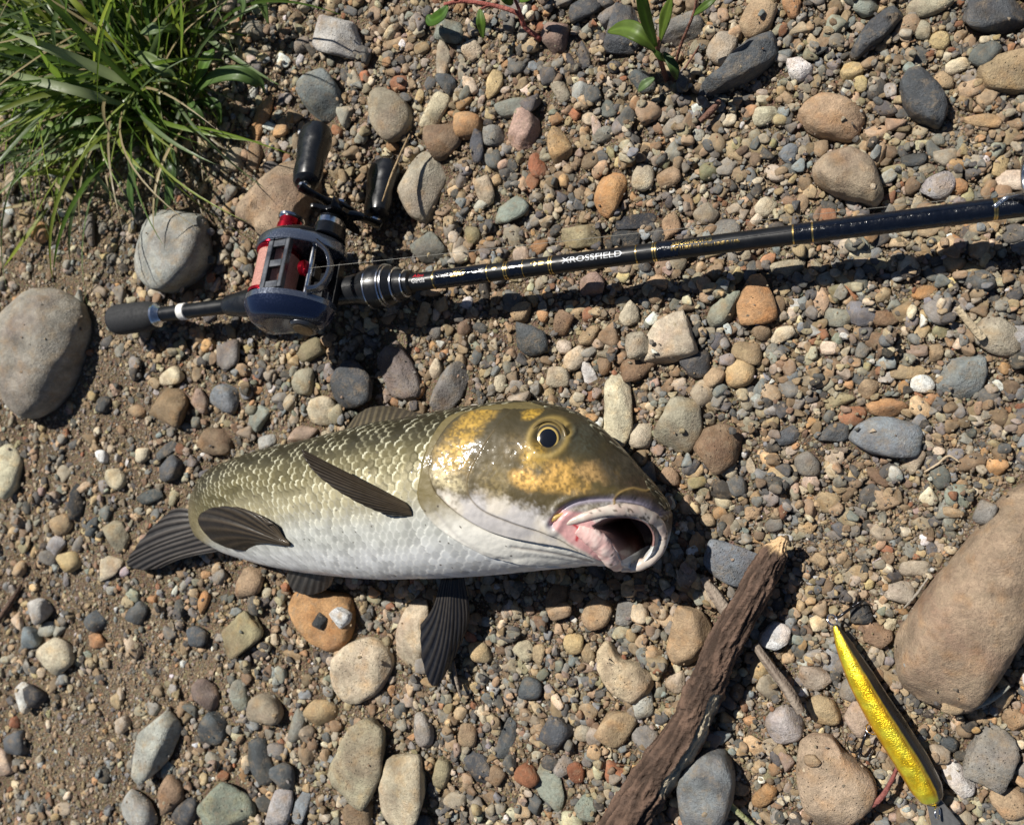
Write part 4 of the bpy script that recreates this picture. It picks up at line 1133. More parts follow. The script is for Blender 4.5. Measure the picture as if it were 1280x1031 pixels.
# lips
def lip(name, pts, rad, c0, c1, lift, aspect, lab, seed, n=110, k=22):
    q = np.array([surf(a, b)[0] for a, b in pts]); q[:, 2] += lift
    path = crom(q, n)
    for _ in range(10): path[1:-1] = .5 * path[1:-1] + .25 * (path[:-2] + path[2:])
    r = np.interp(np.linspace(0, 1, n), np.linspace(0, 1, len(rad)), rad) * mm
    v, f = tube(path, r, k, True, aspect)
    nn = fbm(v * 300, seed, 3)
    cen = np.repeat(path, k, 0)
    v = cen + (v - cen) * (1 + .35 * (nn - .5))[:, None]
    c = lerp(np.array(c0)[None], np.array(c1)[None], np.clip(sstep(.35, .7, nn), 0, 1))
    dd = (h01(np.floor(v[:, 0] / .0011), np.floor(v[:, 1] / .0011), seed) > (.93 if seed == 5 else .985)) & (fbm(v * 90, seed + 3, 2) > .48)
    c = lerp(c, A(.06, .045, .03)[None], dd * .9)
    return obj(name, mesh_from(name, v - fish_loc, f, col=c), M_lip, fish, label=lab)
lip('upper_lip', [(702,657),(716,651),(745,641),(770,637),(796,639),(816,648),(826,663),(824,683),(813,699),(795,708),(778,711)], [.4, 2.0, 3.0, 3.2, 3.2, 3.3, 3.2, 3.0, 2.6, 1.6], (.62, .55, .47), (.52, .41, .35), .0004, .9, 'white fleshy upper lip flecked with sand', 5)
lip('lower_lip', [(722,661),(735,668),(748,676),(758,687),(766,700),(772,708)], [2.6, 4.4, 5.0, 4.8, 4.4, 3.0], (.70, .45, .41), (.76, .60, .54), .0008, .8, 'pink swollen lower lip', 8)
bq = np.array([surf(a, b)[0] + [0, 0, .0003] for a, b in [(688,652),(693,648),(700,644),(708,640)]])
v, f = tube(crom(bq, 30), np.interp(np.linspace(0, 1, 30), [0, .4, 1], [.0005, .0015, .0003]), 12)
obj('barbel', mesh_from('barbel', v - fish_loc, f), plain('barbel_skin', (.46, .31, .09), .35, coat=.5), fish)
# ------------------------------------------------------------------ rod
ra_, rb_ = P(170, 397, .021), P(1265, 259, .036)
rdir = (rb_ - ra_) / np.linalg.norm(rb_ - ra_)
def on_rod(px):
    """distance along the rod axis at a picture column"""
    lo, hi = -.3, 1.2
    for _ in range(50):
        m_ = (lo + hi) / 2
        if PX(ra_ + rdir * m_)[0] < px: lo = m_
        else: hi = m_
    return (lo + hi) / 2
ryv = np.cross([0, 0, 1.0], rdir); ryv /= np.linalg.norm(ryv)
rzv = np.cross(rdir, ryv)
def rod_lathe(prof, n=40):
    """profile of (distance along rod, radius mm)"""
    pr = np.array(prof, float)
    w = np.linspace(0, 2 * np.pi, n, endpoint=False)
    ring = ryv[None] * np.cos(w)[:, None] + rzv[None] * np.sin(w)[:, None]
    v = (ra_ + rdir * pr[:, :1])[:, None] + ring[None] * (pr[:, 1] * 1e-3)[:, None, None]
    f = [tuple(q[::-1]) for q in grid_faces(len(pr), n, True)]
    f.append(tuple(range(n))); f.append(tuple(range((len(pr) - 1) * n, len(pr) * n))[::-1])
    return v.reshape(-1, 3), f
rod_loc = ra_ * [1, 1, 0]
rod = thing('fishing_rod', 'black casting rod with gold rings lying across the gravel', 'fishing rod', rod_loc)
M_blank = plain('black_gloss_blank', (.006, .007, .009), .36, bump=.08, bscale=500, coat=.0, spec=.35)
M_foam = plain('black_foam_grip', (.016, .017, .019), .75, bump=.5, bscale=2600)
M_rub = plain('black_soft_plastic', (.009, .010, .012), .30, bump=.06, bscale=900)
M_gold = plain('gold_trim', (.62, .44, .16), .28, metal=1.0)
M_silver = plain('bright_metal', (.72, .73, .75), .2, metal=1.0)
M_whitep = plain('white_ring_paint', (.75, .74, .70), .4)
M_gun = plain('gunmetal_paint', (.10, .105, .115), .3, metal=.7, coat=.3)
def rp(name, prof, mat, lab=None, par=None, n=40):
    v, f = rod_lathe(prof, n)
    me = mesh_from(name, v - rod_loc, f)
    for e in me.polygons[-2:]: e.use_smooth = False
    me.set_sharp_from_angle(angle=math.radians(35))
    o = obj(name, me, mat, par or rod)
    if lab: o['label'] = lab
    return o
X_ = on_rod
def prof_steps(*segs):
    return list(segs)
e0, e1 = X_(142), X_(198)
rp('butt_grip', [(e0 + .0015, 7.5), (e0 + .003, 9.6), (e0 + .006, 10.4), (e0 + .02, 10.3), (e1 - .008, 9.7), (e1 - .002, 8.4), (e1, 7.4)], M_foam, 'black foam butt grip')
rp('butt_cap', [(e0, 5.5), (e0 + .0004, 7.6), (e0 + .002, 9.3), (e0 + .0034, 9.9), (e0 + .0038, 9.5)], M_gun)
rp('grip_collar', [(e1 - .0008, 8.2), (e1 + .001, 8.3), (e1 + .003, 6.2), (e1 + .0045, 5.3)], M_silver, 'bright metal collar of the butt grip')
b0, b1 = X_(203), X_(292)
rp('rod_shaft', [(b0 - .003, 4.9), (b1 + .004, 4.9)], M_blank)
w0 = X_(226)
rp('white_band', [(w0, 5.0), (w0 + .0003, 5.5), (w0 + .0055, 5.5), (w0 + .0058, 5.0)], M_whitep, 'white painted band on the handle shaft')
g0, g1 = X_(283), X_(350)
rp('rear_grip', [(g0, 5.4), (g0 + .002, 6.6), (g0 + .015, 8.6), (g0 + .03, 10.2), (g1, 11.3), (g1 + .003, 10.4)], M_rub, 'black tapered grip behind the reel')
s0, s1 = X_(345), X_(470)
rp('reel_seat', [(s0, 10.4), (s0 + .004, 11.0), (s0 + .02, 9.0), (s1 - .02, 8.6), (s1 - .004, 10.0), (s1, 10.6)], M_rub)
h0 = X_(452); h1 = X_(514); L = h1 - h0
rp('locking_hood', [(h0, 8.6), (h0 + .001, 10.2), (h0 + L * .22, 11.6), (h0 + L * .24, 12.6), (h0 + L * .5, 12.9), (h0 + L * .53, 12.3), (h0 + L * .56, 12.3), (h0 + L * .58, 11.7), (h0 + L * .72, 10.4), (h0 + L * .75, 9.2), (h0 + L * .9, 8.2), (h0 + L * .92, 7.3), (h1, 7.2), (h1 + .001, 5.4)], M_rub, 'ribbed black locking hood of the reel seat')
for k_, (t_, r_) in enumerate([(.245, 12.75), (.515, 12.75), (.57, 12.15), (.735, 10.1), (.905, 8.0)]):
    rp('seat_ring', [(h0 + L * t_ - .0004, r_ - .3), (h0 + L * t_ - .0003, r_ + .25), (h0 + L * t_ + .0005, r_ + .25), (h0 + L * t_ + .0006, r_ - .3)], M_silver)
c0 = X_(512)
def rr_at(s): return np.interp(s, [c0, X_(640), X_(1270), X_(1270) + .6], [5.2, 4.9, 4.75, 3.0])
ss = np.concatenate([np.linspace(c0 - .002, X_(1290), 300), np.linspace(X_(1295), X_(1290) + .35, 20)])
rp('rod_blank', [(s, rr_at(s)) for s in ss], M_blank, 'glossy black rod blank')
def ring_at(px, wid=.0007, mat=None, extra=.12, name='gold_ring'):
    s = X_(px); r = rr_at(s)
    rp(name, [(s - wid / 2, r - .1), (s - wid / 2, r + extra), (s + wid / 2, r + extra), (s + wid / 2, r - .1)], mat or M_gold)
for px in (545, 612, 633, 636, 656, 689, 692, 797, 818, 821, 992, 996, 1012, 1016, 1242, 1245): ring_at(px)
# thread wrappings: slightly thicker lacquered sleeves
M_wrap = plain('lacquered_thread_wrap', (.004, .006, .012), .16, bump=.7, bscale=420, spec=.45)
for a, b in ((548, 612), (640, 656), (824, 850), (993, 1014), (1016, 1242), (1246, 1290)):
    s_, t_ = X_(a), X_(b)
    rp('thread_wrap', [(s_, rr_at(s_))] + [(s_ + (t_ - s_) * k / 60 , rr_at(s_) + .22 + .05 * math.sin(k * 1.7) * (a > 1000)) for k in range(1, 60)] + [(t_, rr_at(t_))], M_wrap)
# lettering printed round the blank
def rod_text(name, body, px0, px1, hgt, up, mat, lab, shear=0.0):
    cu = bpy.data.curves.new(name, 'FONT'); cu.body = body; cu.size = 1.0; cu.resolution_u = 3; cu.shear = shear
    to = bpy.data.objects.new(name, cu); C.objects.link(to)
    bpy.context.view_layer.update()
    me = bpy.data.meshes.new_from_object(to.evaluated_get(bpy.context.evaluated_depsgraph_get()))
    bpy.data.objects.remove(to)
    import bmesh
    bm = bmesh.new(); bm.from_mesh(me); bmesh.ops.triangulate(bm, faces=bm.faces)
    bmesh.ops.subdivide_edges(bm, edges=bm.edges, cuts=2, use_grid_fill=True); bm.to_mesh(me); bm.free()
    n = len(me.vertices); co = np.zeros(n * 3, np.float32); me.vertices.foreach_get('co', co); co = co.reshape(-1, 3)
    lo, hi = co.min(0), co.max(0)
    s_, t_ = X_(px0), X_(px1)
    s = s_ + (co[:, 0] - lo[0]) / (hi[0] - lo[0]) * (t_ - s_)
    y = (co[:, 1] - lo[1]) / (hi[1] - lo[1]) * hgt + up                  # mm up the visible side
    r = rr_at(s) + .13 + (.26 if 540 < px0 < 612 or 638 < px0 < 657 or 823 < px0 < 851 else 0)
    an = y / r
    v = ra_ + rdir * s[:, None] + (ryv[None] * np.sin(an)[:, None] + rzv[None] * np.cos(an)[:, None]) * (r * 1e-3)[:, None]
    me.vertices.foreach_set('co', (v - rod_loc).astype(np.float32).ravel()); me.update()
    o = obj(name, me, mat, rod, label=lab)
M_red = plain('red_print', (.55, .02, .03), .35)
M_wprint = plain('white_print', (.8, .8, .8), .35)
rod_text('red_lettering', 'Abu', 521, 534, 2.2, 1.9, M_red, 'small red maker lettering on the rod')
rod_text('white_lettering', 'Garcia', 520, 536, 2.6, -1.4, M_wprint, 'small white maker lettering on the rod')
rod_text('gold_emblem', 'ZIG', 568, 586, 3.8, -.6, M_gold, 'gold angular emblem on the rod', .3)
rod_text('gold_emblem', '\u2666', 619, 625, 2.2, .4, M_gold, 'gold mark on the rod')
rod_text('gold_emblem', '\u2191\u2261', 667, 683, 4.2, -1.0, M_gold, 'gold arrow and bars on the rod')
rod_text('silver_lettering', 'XROSSFIELD', 706, 780, 3.3, -.9, plain('silver_print', (.45, .47, .49), .4, metal=.3), 'silver lettering along the rod')
rod_text('gold_lettering', 'XRFC-664ML-01-MB', 842, 892, 2.2, 1.1, M_gold, 'gold model lettering on the rod')
rod_text('gold_lettering', "6'6\" LURE 1/4-5/8oz LINE 8-14lb", 841, 926, 1.8, -1.5, M_gold, 'smaller gold lettering below the model lettering')
# guide at the frame's edge
gs = X_(1279); gc = ra_ + rdir * gs
up_g = rzv * .80 + ryv * .6
w = np.linspace(0, 2 * np.pi, 40)
rg = gc + up_g * .0165
gring = rg + (ryv[None] * .8 - rzv[None] * .6) * (np.cos(w) * .0082)[:, None] + up_g[None] * (np.sin(w) * .0082)[:, None]
parts = [tube(gring, .0012, 10, False)]
for s in (-1, 1):
    parts.append(tube(crom(np.array([gc + rdir * (.012 * s) + rzv * .0052, gc + rdir * .006 * s + up_g * .0062, rg + (ryv * .8 - rzv * .6) * .0084 * s - up_g * .002]), 14), .0011, 8))
v, f = merge(parts)
obj('line_guide', mesh_from('line_guide', v - rod_loc, f), M_silver, rod, label='bright metal line guide')

# ------------------------------------------------------------------ reel
rs = X_(392)
ro = ra_ + rdir * rs
TIP = math.radians(21)
RZ = rzv * math.cos(TIP) + ryv * math.sin(TIP); RY = np.cross(RZ, rdir)
RM = np.stack([rdir, RY, RZ], 1)          # columns: forward, handle side, up
reel = thing('fishing_reel', 'low-profile black and blue baitcasting reel with red spool, mounted on the rod', 'fishing reel', ro)
def RP(name, vf, mat, par=None, lab=None, smooth=True, sharp=35):
    v, f = vf
    me = mesh_from(name, (np.asarray(v, float) * [.82, 1, 1]) * 1e-3 @ RM.T, f, smooth=smooth)
    if smooth: me.set_sharp_from_angle(angle=math.radians(sharp))
    o = obj(name, me, mat, par or reel)
    if lab: o['label'] = lab
    return o
def cyl(c, ax, prof, n=36):
    """lathe about axis ax ('x','y','z') through c; prof of (offset, radius)"""
    w = np.linspace(0, 2 * np.pi, n, endpoint=False)
    k = 'xyz'.index(ax); i, j = (k + 1) % 3, (k + 2) % 3
    v = []
    for o_, r_ in prof:
        q = np.zeros((n, 3)); q[:, k] = o_; q[:, i] = r_ * np.cos(w); q[:, j] = r_ * np.sin(w)
        v.append(q + c)
    f = [tuple(q[::-1]) for q in grid_faces(len(prof), n, True)]
    f.append(tuple(range(n))); f.append(tuple(range((len(prof) - 1) * n, len(prof) * n))[::-1])
    return np.vstack(v), f
def plate(outline, levels, n=90):
    """closed outline in x-z, swept in y: levels of (y, scale about the middle, dx, dz)"""
    o_ = crom(np.array(outline, float), n, closed=True); c = o_.mean(0)
    v = []
    for y, s, dx, dz in levels:
        q = c + (o_ - c) * s + [dx, dz]
        v.append(np.c_[q[:, 0], np.full(n, y), q[:, 1]])
    f = [tuple(q) for q in grid_faces(len(levels), n, True)]
    f.append(tuple(range(n))[::-1]); f.append(tuple(range((len(levels) - 1) * n, len(levels) * n)))
    return np.vstack(v), f
M_blue = plain('blue_metallic_paint', (.018, .030, .075), .26, metal=.65, coat=.7, bscale=4000)
M_greyb = plain('grey_blue_metallic_paint', (.17, .19, .235), .22, metal=.8, coat=.5, bscale=4000)
M_blk = plain('black_gloss_paint', (.006, .0065, .008), .25, coat=.15)
M_redm = plain('red_anodised_metal', (.50, .012, .03), .22, metal=.85)
M_line = plain('pink_wound_line', (.46, .235, .19), .5, bump=.5, bscale=1500, var=.3)
sil = [(-31, 17), (-29, 29), (-20, 38), (-5, 42), (11, 39), (25, 31), (34, 21), (34, 13), (26, 8), (-20, 8), (-29, 11)]
sp = RP('side_plate', plate(sil, [(-17, .97, 0, 0), (-17.5, 1.0, 0, 0), (-21, 1.0, 0, 0)]), M_greyb, lab='grey-blue palm-side plate of the reel')
RP('plate_facet', plate(sil, [(-20.9, .995, 0, 0), (-24, .95, 0, -.5), (-28, .86, 0, -1.5), (-30, .74, 0, -2.5), (-30.6, .5, 0, -3)]), M_blue, sp, 'dark blue lower facet')
RP('brake_dial', cyl((13, -26, 16), 'y', [(-6.5, 4), (-6.2, 8.2), (-5, 9.6), (0, 10.2)]), M_gun, sp, 'round dial on the palm side')
RP('dial_face', cyl((13, -26, 16), 'y', [(-7.0, .5), (-6.9, 6.3), (-6.4, 6.6)]), plain('bronze_dial', (.20, .15, .09), .35, metal=.8), sp)
hp_ = RP('gear_plate', plate(sil, [(15, .97, 0, 0), (15.4, 1.0, 0, 0), (20, 1.0, 0, 0), (22, .96, 0, 0)]), M_greyb, lab='grey-blue handle-side plate')
RP('plate_facet', plate(sil, [(21.9, .955, 0, 0), (25, .88, 2, -1), (27.5, .7, 4, -1.5), (28, .5, 6, -2)]), M_blk, hp_)
RP('reel_floor', merge([box((-26, -17, 7), (30, 15, 12)), box((-10, -6, 3), (16, 6, 8))]), M_blk, None, smooth=False)
sq = RP('spool', cyl((-11, 0, 25), 'y', [(-16, 3), (-15.5, 14.8), (-14, 15.4), (-13.4, 14.6), (-13, 11), (12, 11), (12.4, 14.6), (13, 15.4), (14.6, 14.8), (15, 3)], 48), M_redm, lab='red anodised spool')
lp = [(-13, 13.6)]
for k in range(60):
    y = -12.9 + 24.8 * k / 59; lp.append((y, 13.7 + .22 * (k % 2)))
RP('wound_line', cyl((-11, 0, 25), 'y', lp + [(12, 13.6)], 48), M_line, sq, 'pale pink line wound on the spool')
RP('thumb_bar', cyl((-27.5, 0, 26), 'y', [(-16.5, 1.6), (14.8, 1.6)], 18), M_silver, lab='bright rear pillar bar')
# bridge with two slots
br = []
for x0, x1 in ((-7.5, -3.2), (7.2, 10.8)): br.append(box((x0, -16.6, 36.5), (x1, 14.8, 40.3)))
for y0, y1 in ((-16.55, -12.0), (-2.9, 1.7), (10.2, 14.75)): br.append(box((-3.3, y0, 37.0), (7.3, y1, 40.0)))
o = RP('bridge', merge(br), M_gun, None, 'dark slotted bridge over the spool', smooth=False)
md = o.modifiers.new('round', 'BEVEL'); md.width = .0006; md.segments = 2
fr = crom(np.array([(26, -17, 33), (32, -12, 27), (34.5, 0, 24.5), (32, 10, 27), (26, 15, 33)], float), 40)
RP('front_frame', tube(fr, 1.7, 14, True, 1.7), M_greyb, lab='curved front frame bar')
RP('worm_shaft', cyl((20, 0, 27), 'y', [(-16.5, 1.9), (14.8, 1.9)], 18), M_silver, lab='bright level-wind shaft')
lw = RP('line_guide_carriage', cyl((17, 0, 29), 'x', [(-2.5, 2.2), (-2.0, 4.6), (1.2, 4.8), (2.0, 4.0), (2.2, 2.0)], 28), M_redm, lab='red level-wind eyelet')
RP('carriage_block', box((17.5, -4, 20), (23, 4, 26)), M_blk, lw, smooth=False)
RP('cast_cap', cyl((-7, 27, 26), 'y', [(-4, 8.6), (5, 8.4), (5.6, 7.8), (9.5, 7.6), (10.5, 6.6), (10.6, 2)]), M_redm, lab='red spool tension cap')
RP('cap_ring', cyl((-7, 37, 26), 'y', [(-1, 7.2), (0, 8.6), (1.5, 8.8), (2.4, 6.5)]), M_silver)
hx0, hz0 = 30.0, 21.0
bs = RP('gear_boss', cyl((hx0 - 5, 26, hz0), 'y', [(-3, 11), (4, 10.6), (4.6, 9.2), (10, 9.0), (10.4, 7.0), (14, 7)]), M_blk, lab='black drive boss')
RP('boss_ring', cyl((hx0 - 5, 31, hz0), 'y', [(-.6, 9.6), (3.0, 9.7), (3.4, 9.2)]), M_silver, bs)
# star drag
sta = []
for k in range(40):
    w_s = k / 40 * 2 * math.pi
    r_s = 9.5 + 9.0 * max(math.cos(w_s * 5 / 2 % math.pi - math.pi / 2 + math.pi / 2), 0) ** 2 if False else 10 + 9.5 * (0.5 + .5 * math.cos(5 * w_s + 1.0)) ** 3
    sta.append((hx0 + r_s * math.cos(w_s), hz0 + r_s * math.sin(w_s)))
RP('star_drag', plate(sta, [(37.5, .98, 0, 0), (38, 1.0, 0, 0), (39.8, 1.0, 0, 0), (40.3, .97, 0, 0)], 120), M_blk, lab='black star drag wheel')
# crank handle
th = math.radians(56)
ax_, az_ = -math.cos(th), math.sin(th)
hd = np.array([(hx0 + ax_ * t, 44 + 1.5 * (abs(t) / 28) ** 2, hz0 + az_ * t) for t in np.linspace(-28, 28, 40)])
hw = np.interp(np.abs(np.linspace(-28, 28, 40)), [0, 7, 12, 23, 28], [8, 7, 4.5, 4.6, 5.4])
hv, hf = tube(hd, hw, 20, True, 1.0, up=(0, 1, 0))
cen = np.repeat(hd, 20, 0); hv = cen + (hv - cen) * [1, .28, 1]
han = RP('handle', (hv, hf), M_blk, lab='black twin-knob crank handle')
RP('handle_nut', cyl((hx0, 45, hz0), 'y', [(0, 4.5), (3, 4.5), (3.6, 3.6), (3.8, 1)], 6), M_silver, han)
for s in (-1, 1):
    kx, kz = hx0 + ax_ * 25 * s, hz0 + az_ * 25 * s
    prof = [(46.5, 3.0), (47, 3.2), (48.5, 3.2), (48.8, 6.6), (50, 8.2), (55, 9.3), (62, 9.0), (70, 10.2), (76, 11.0), (80, 10.2), (82.5, 7.5), (83.2, 3)]
    kv, kf = cyl((0, 0, 0), 'y', prof, 40)
    kv = (kv - [0, 46.5, 0]) * [1.5, 1.12, .95] + [0, 46.5, 0]
    R_ = np.array(Matrix.Rotation(-th + .5, 3, 'Y'))
    kv = kv @ R_.T + [kx, 0, kz]
    RP('knob', (kv, kf), M_rub, han, 'black paddle knob')
    RP('knob_collar', cyl((kx, 45.5, kz), 'y', [(0, 4.6), (1.6, 4.6), (2.0, 3.8)], 20), M_silver, han)
# line running out along the rod
lst = ro + RM @ (np.array([15, 0, 29]) * 1e-3)
lend = gc + rzv * .0085 + ryv * .004
lv, lf = tube(np.array([lst + (lend - lst) * t - np.array([0, 0, .0]) * math.sin(math.pi * t) for t in np.linspace(0, 1, 60)]), .00012, 6)
obj('fishing_line', mesh_from('fishing_line', lv - ro, lf), plain('clear_line', (.22, .21, .18), .4), reel, label='thin clear line running out along the rod')

# ------------------------------------------------------------------ lure
def lure_part(name, path, ra, mat, par, loc, lab=None, **k):
    v, f = tube(path, ra, **k)
    o = obj(name, mesh_from(name, v - loc, f), mat, par)
    if lab: o['label'] = lab
    return o
lz = .013
lpx = [(1043,779),(1056,808),(1074,843),(1096,882),(1120,920),(1142,955),(1158,984),(1168,1004)]
lpath = crom(np.array([P(a, b, lz) for a, b in lpx]), 90)
lr = np.interp(np.linspace(0, 1, 90), [0, .03, .12, .3, .5, .7, .86, .95, 1.0], [.7, 1.8, 3.9, 6.6, 7.9, 8.1, 7.4, 5.6, 2.2]) * 1e-3
lloc = np.array([*lpath[45, :2], 0.003])
lure = thing('fishing_lure', 'gold minnow lure with a black back lying on the gravel beside the boulder', 'fishing lure', lloc)
ax = np.array([.16, .06, 1.0])
lt = np.gradient(lpath, axis=0); lt /= np.linalg.norm(lt, axis=1)[:, None]
side = np.cross(lt, [0, 0, 1.0]); side /= np.linalg.norm(side, axis=1)[:, None]
if side[45, 0] < 0: side = -side                      # towards the back of the lure
n_ = 56
w = np.linspace(0, 2 * np.pi, n_, endpoint=False)
sxs, szs = np.sign(np.cos(w)) * np.abs(np.cos(w)) ** .9, np.sign(np.sin(w)) * np.abs(np.sin(w)) ** 1.0
lv = lpath[:, None] + lr[:, None, None] * (side[:, None] * sxs[None, :, None] + np.array([0, 0, 1.0]) * (szs * .95)[None, :, None])
# back tilted a little upwards so that a dark strip of it shows
bk2 = np.broadcast_to((np.cos(w) + .20 * np.sin(w))[None], lv.shape[:2])
tt = np.broadcast_to(np.linspace(0, 1, 90)[:, None], lv.shape[:2])
nl = fbm(lv.reshape(-1, 3) * 240, 3, 3).reshape(bk2.shape); nl2 = fbm(lv.reshape(-1, 3) * 1300, 4, 2).reshape(bk2.shape)
gcol = lerp(lerp(A(1.0, .66, .02)[None, None], A(1.0, .86, .06)[None, None], sstep(.35, .65, nl)), A(.85, .42, .02)[None, None], sstep(-.55, -.85, bk2))
gcol = gcol * (.75 + .5 * nl2)[..., None]  # fine brightness variation paints the foil's sparkle into its colour
mask = sstep(.50, .68, bk2 + .10 * (nl - .5))
amber = np.exp(-((bk2 - .50) / .10) ** 2)
gcol = lerp(gcol, A(.40, .17, .02)[None, None], amber * .8)
gcol = lerp(gcol, A(.012, .010, .008)[None, None], mask)
gcol = lerp(gcol, A(.70, .80, .10)[None, None], .5 * np.exp(-((tt - .93) / .03) ** 2) * (1 - mask))
alpha = .78 * (1 - mask)
f = [tuple(q) for q in grid_faces(90, n_, True)] + [tuple(range(n_))[::-1], tuple(range(89 * n_, 90 * n_))]
M_lure = attr_mat('gold_foil_under_lacquer', rough=.36, metal_from_alpha=True, coat=.6, bump=.7, bscale=1500.)
obj('lure_body', mesh_from('lure_body', lv.reshape(-1, 3) - lloc, f, col=np.c_[gcol.reshape(-1, 3), alpha.reshape(-1)]), M_lure, lure, label='gold foil minnow body with black back')
M_lip_c = plain('smoky_clear_plastic', (.10, .10, .10), .12, coat=.5)
hq = lpath[-1]
b_v, b_f = merge([box((-.0005, -.005, -.0006), (.013, .005, .0006))])
Rb = np.stack([lt[-1], np.cross([0, 0, 1.0], lt[-1]), [0, 0, 1.0]], 1)
b_v[:, 1] *= np.where(b_v[:, 0] > .005, 1.35, .7)
o = obj('diving_lip', mesh_from('diving_lip', b_v @ Rb.T + hq - [0, 0, .002] - lloc, b_f, smooth=False), M_lip_c, lure)
md = o.modifiers.new('round', 'BEVEL'); md.width = .0005; md.segments = 2
M_hook = plain('black_nickel_hook', (.05, .05, .055), .25, metal=.9)
def ring_obj(c, n, r, t, name='split_ring'):
    n = np.asarray(n, float) / np.linalg.norm(n); a = np.cross(n, [.3, 1, .2]); a /= np.linalg.norm(a); b = np.cross(n, a)
    w = np.linspace(0, 2 * np.pi, 26)
    v, f = tube(c + (a[None] * np.cos(w)[:, None] + b[None] * np.sin(w)[:, None]) * r, t, 8, False)
    obj(name, mesh_from(name, v - lloc, f), M_silver, lure)
ring_obj(lpath[0] + [-.001, .002, .001], (.5, .5, .7), .0026, .0005)
ring_obj(lpath[-1] + [.001, -.003, .003], (.8, .1, .4), .0026, .0005)
ring_obj(lpath[45] - side[45] * .0085 + [0, 0, -.001], (.3, .6, .6), .0026, .0005)
def treble(c, d, sc_=1.0):
    d = np.asarray(d, float) / np.linalg.norm(d)
    a = np.cross(d, [0, 0, 1.0]); a /= np.linalg.norm(a); b = np.cross(d, a)
    pr = [tube(np.array([c, c + d * .010 * sc_]), .0007, 8)]
    for k in range(3):
        w = k * 2 * math.pi / 3 + .5
        o_ = a * math.cos(w) + b * math.sin(w)
        pth = crom(np.array([c + d * .009 * sc_, c + d * .0135 * sc_ + o_ * .0015, c + d * .015 * sc_ + o_ * .0045, c + d * .012 * sc_ + o_ * .0068, c + d * .007 * sc_ + o_ * .0066]), 18)
        pr.append(tube(pth, np.linspace(.0006, .00012, 18), 8))
    v, f = merge(pr)
    obj('treble_hook', mesh_from('treble_hook', v - lloc, f), M_hook, lure)
treble(P(1047, 772, .012), P(1074, 752, .006) - P(1047, 772, .012))
treble(lpath[45] - side[45] * .011, -side[45] + lt[45] * .9 + [0, 0, -.35])
# ------------------------------------------------------------------ stick and twigs
M_bark = attr_mat('brown_bark', rough=.8, bump=1.0, bscale=520., spec=.25, bdist=.0016)
def stick(name, pts, rad, label, seed, n=200, k=40, dark=(.045, .029, .021), light=(.165, .105, .075), rough=.2, peel=None, tip=None, cat='stick'):
    q = np.array([P(a, b, z) for a, b, z in pts])
    path = crom(q, n); t = np.linspace(0, 1, n)
    r = np.interp(t, np.linspace(0, 1, len(rad)), rad) * mm
    v, f = tube(path, r, k)
    loc = np.array([*path.mean(0)[:2], 0.004])
    L_ = np.linalg.norm(np.diff(path, axis=0), axis=1).sum()
    tt = np.repeat(t, k); w = np.tile(np.linspace(0, 2 * np.pi, k, endpoint=False), n)
    pc = np.c_[tt * L_ * 70, np.cos(w) * 1.5, np.sin(w) * 1.5]
    nn = fbm(pc, seed, 4); n2 = fbm(pc * [1.3, 5, 5] + 9, seed + 3, 4); n3_ = fbm(pc * [.3, 1, 1] + 4, seed + 8, 2)
    cen = np.repeat(path, k, 0)
    v = cen + (v - cen) * (1 + rough * 1.8 * (nn - .5) + rough * 1.5 * (n2 - .5) + rough * 1.5 * (n3_ - .5))[:, None]
    if k > 50:        # flaking bark: long cracks and lifted plates
        rg = np.abs(fbm(pc * [.5, 3.2, 3.2] + 31, seed + 11, 4) - .5) * 2
        kn = fbm(pc * [2.6, 3, 3] + 7, seed + 13, 3)
        v = cen + (v - cen) * (1 - .16 * np.exp(-(rg / .10) ** 2) + .20 * (kn - .5) + .10 * (fbm(pc * [9, 8, 8], seed + 17, 3) - .5))[:, None]
        n2 = np.clip(n2 - .35 * np.exp(-(rg / .12) ** 2) + .45 * (kn - .5) + .5 * (fbm(pc * [9, 8, 8], seed + 17, 3) - .5), 0, 1)
    c = lerp(A(*dark)[None], A(*light)[None], sstep(.3, .72, .5 * nn + .5 * n2))
    if peel:
        a0, a1, w0, w1 = peel
        m_ = sstep(a0, a0 + .05, tt) * sstep(a1, a1 - .05, tt) * np.exp(-(((w - w0 + np.pi) % (2 * np.pi) - np.pi) / w1) ** 4)
        m_ = sstep(.35, .6, m_ + .3 * (nn - .5))
        v = cen + (v - cen) * (1 - .16 * m_)[:, None]
        c = lerp(c, A(.42, .36, .26)[None] * (.8 + .4 * n2)[:, None], m_)
    if tip:
        m_ = sstep(tip, tip - .04, tt + .06 * (fbm(np.c_[np.cos(w) * 3, np.sin(w) * 3], seed, 2) - .5))
        c = lerp(c, A(.62, .43, .24)[None] * (.75 + .5 * n2)[:, None], m_)
        v = cen + (v - cen) * (1 - .30 * m_ + .25 * m_ * (n2 - .5))[:, None]
    o = obj(name, mesh_from(name, v - loc, f, col=c), M_bark, loc=loc, label=label, category=cat)
    return o
stick('stick', [(980,672,.020),(968,692,.018),(940,745,.017),(900,815,.017),(880,862,.017),(862,905,.017),(822,965,.017),(790,1015,.016),(740,1090,.014)],
      [3.0, 6.6, 7.8, 8.4, 8.8, 9.6, 9.8, 10.4, 11.0, 11.4, 11.0], 'thick dark brown stick with peeling bark and a broken pale tip', 3, n=420, k=64, peel=(.46, .80, 5.25, .55), tip=.12)
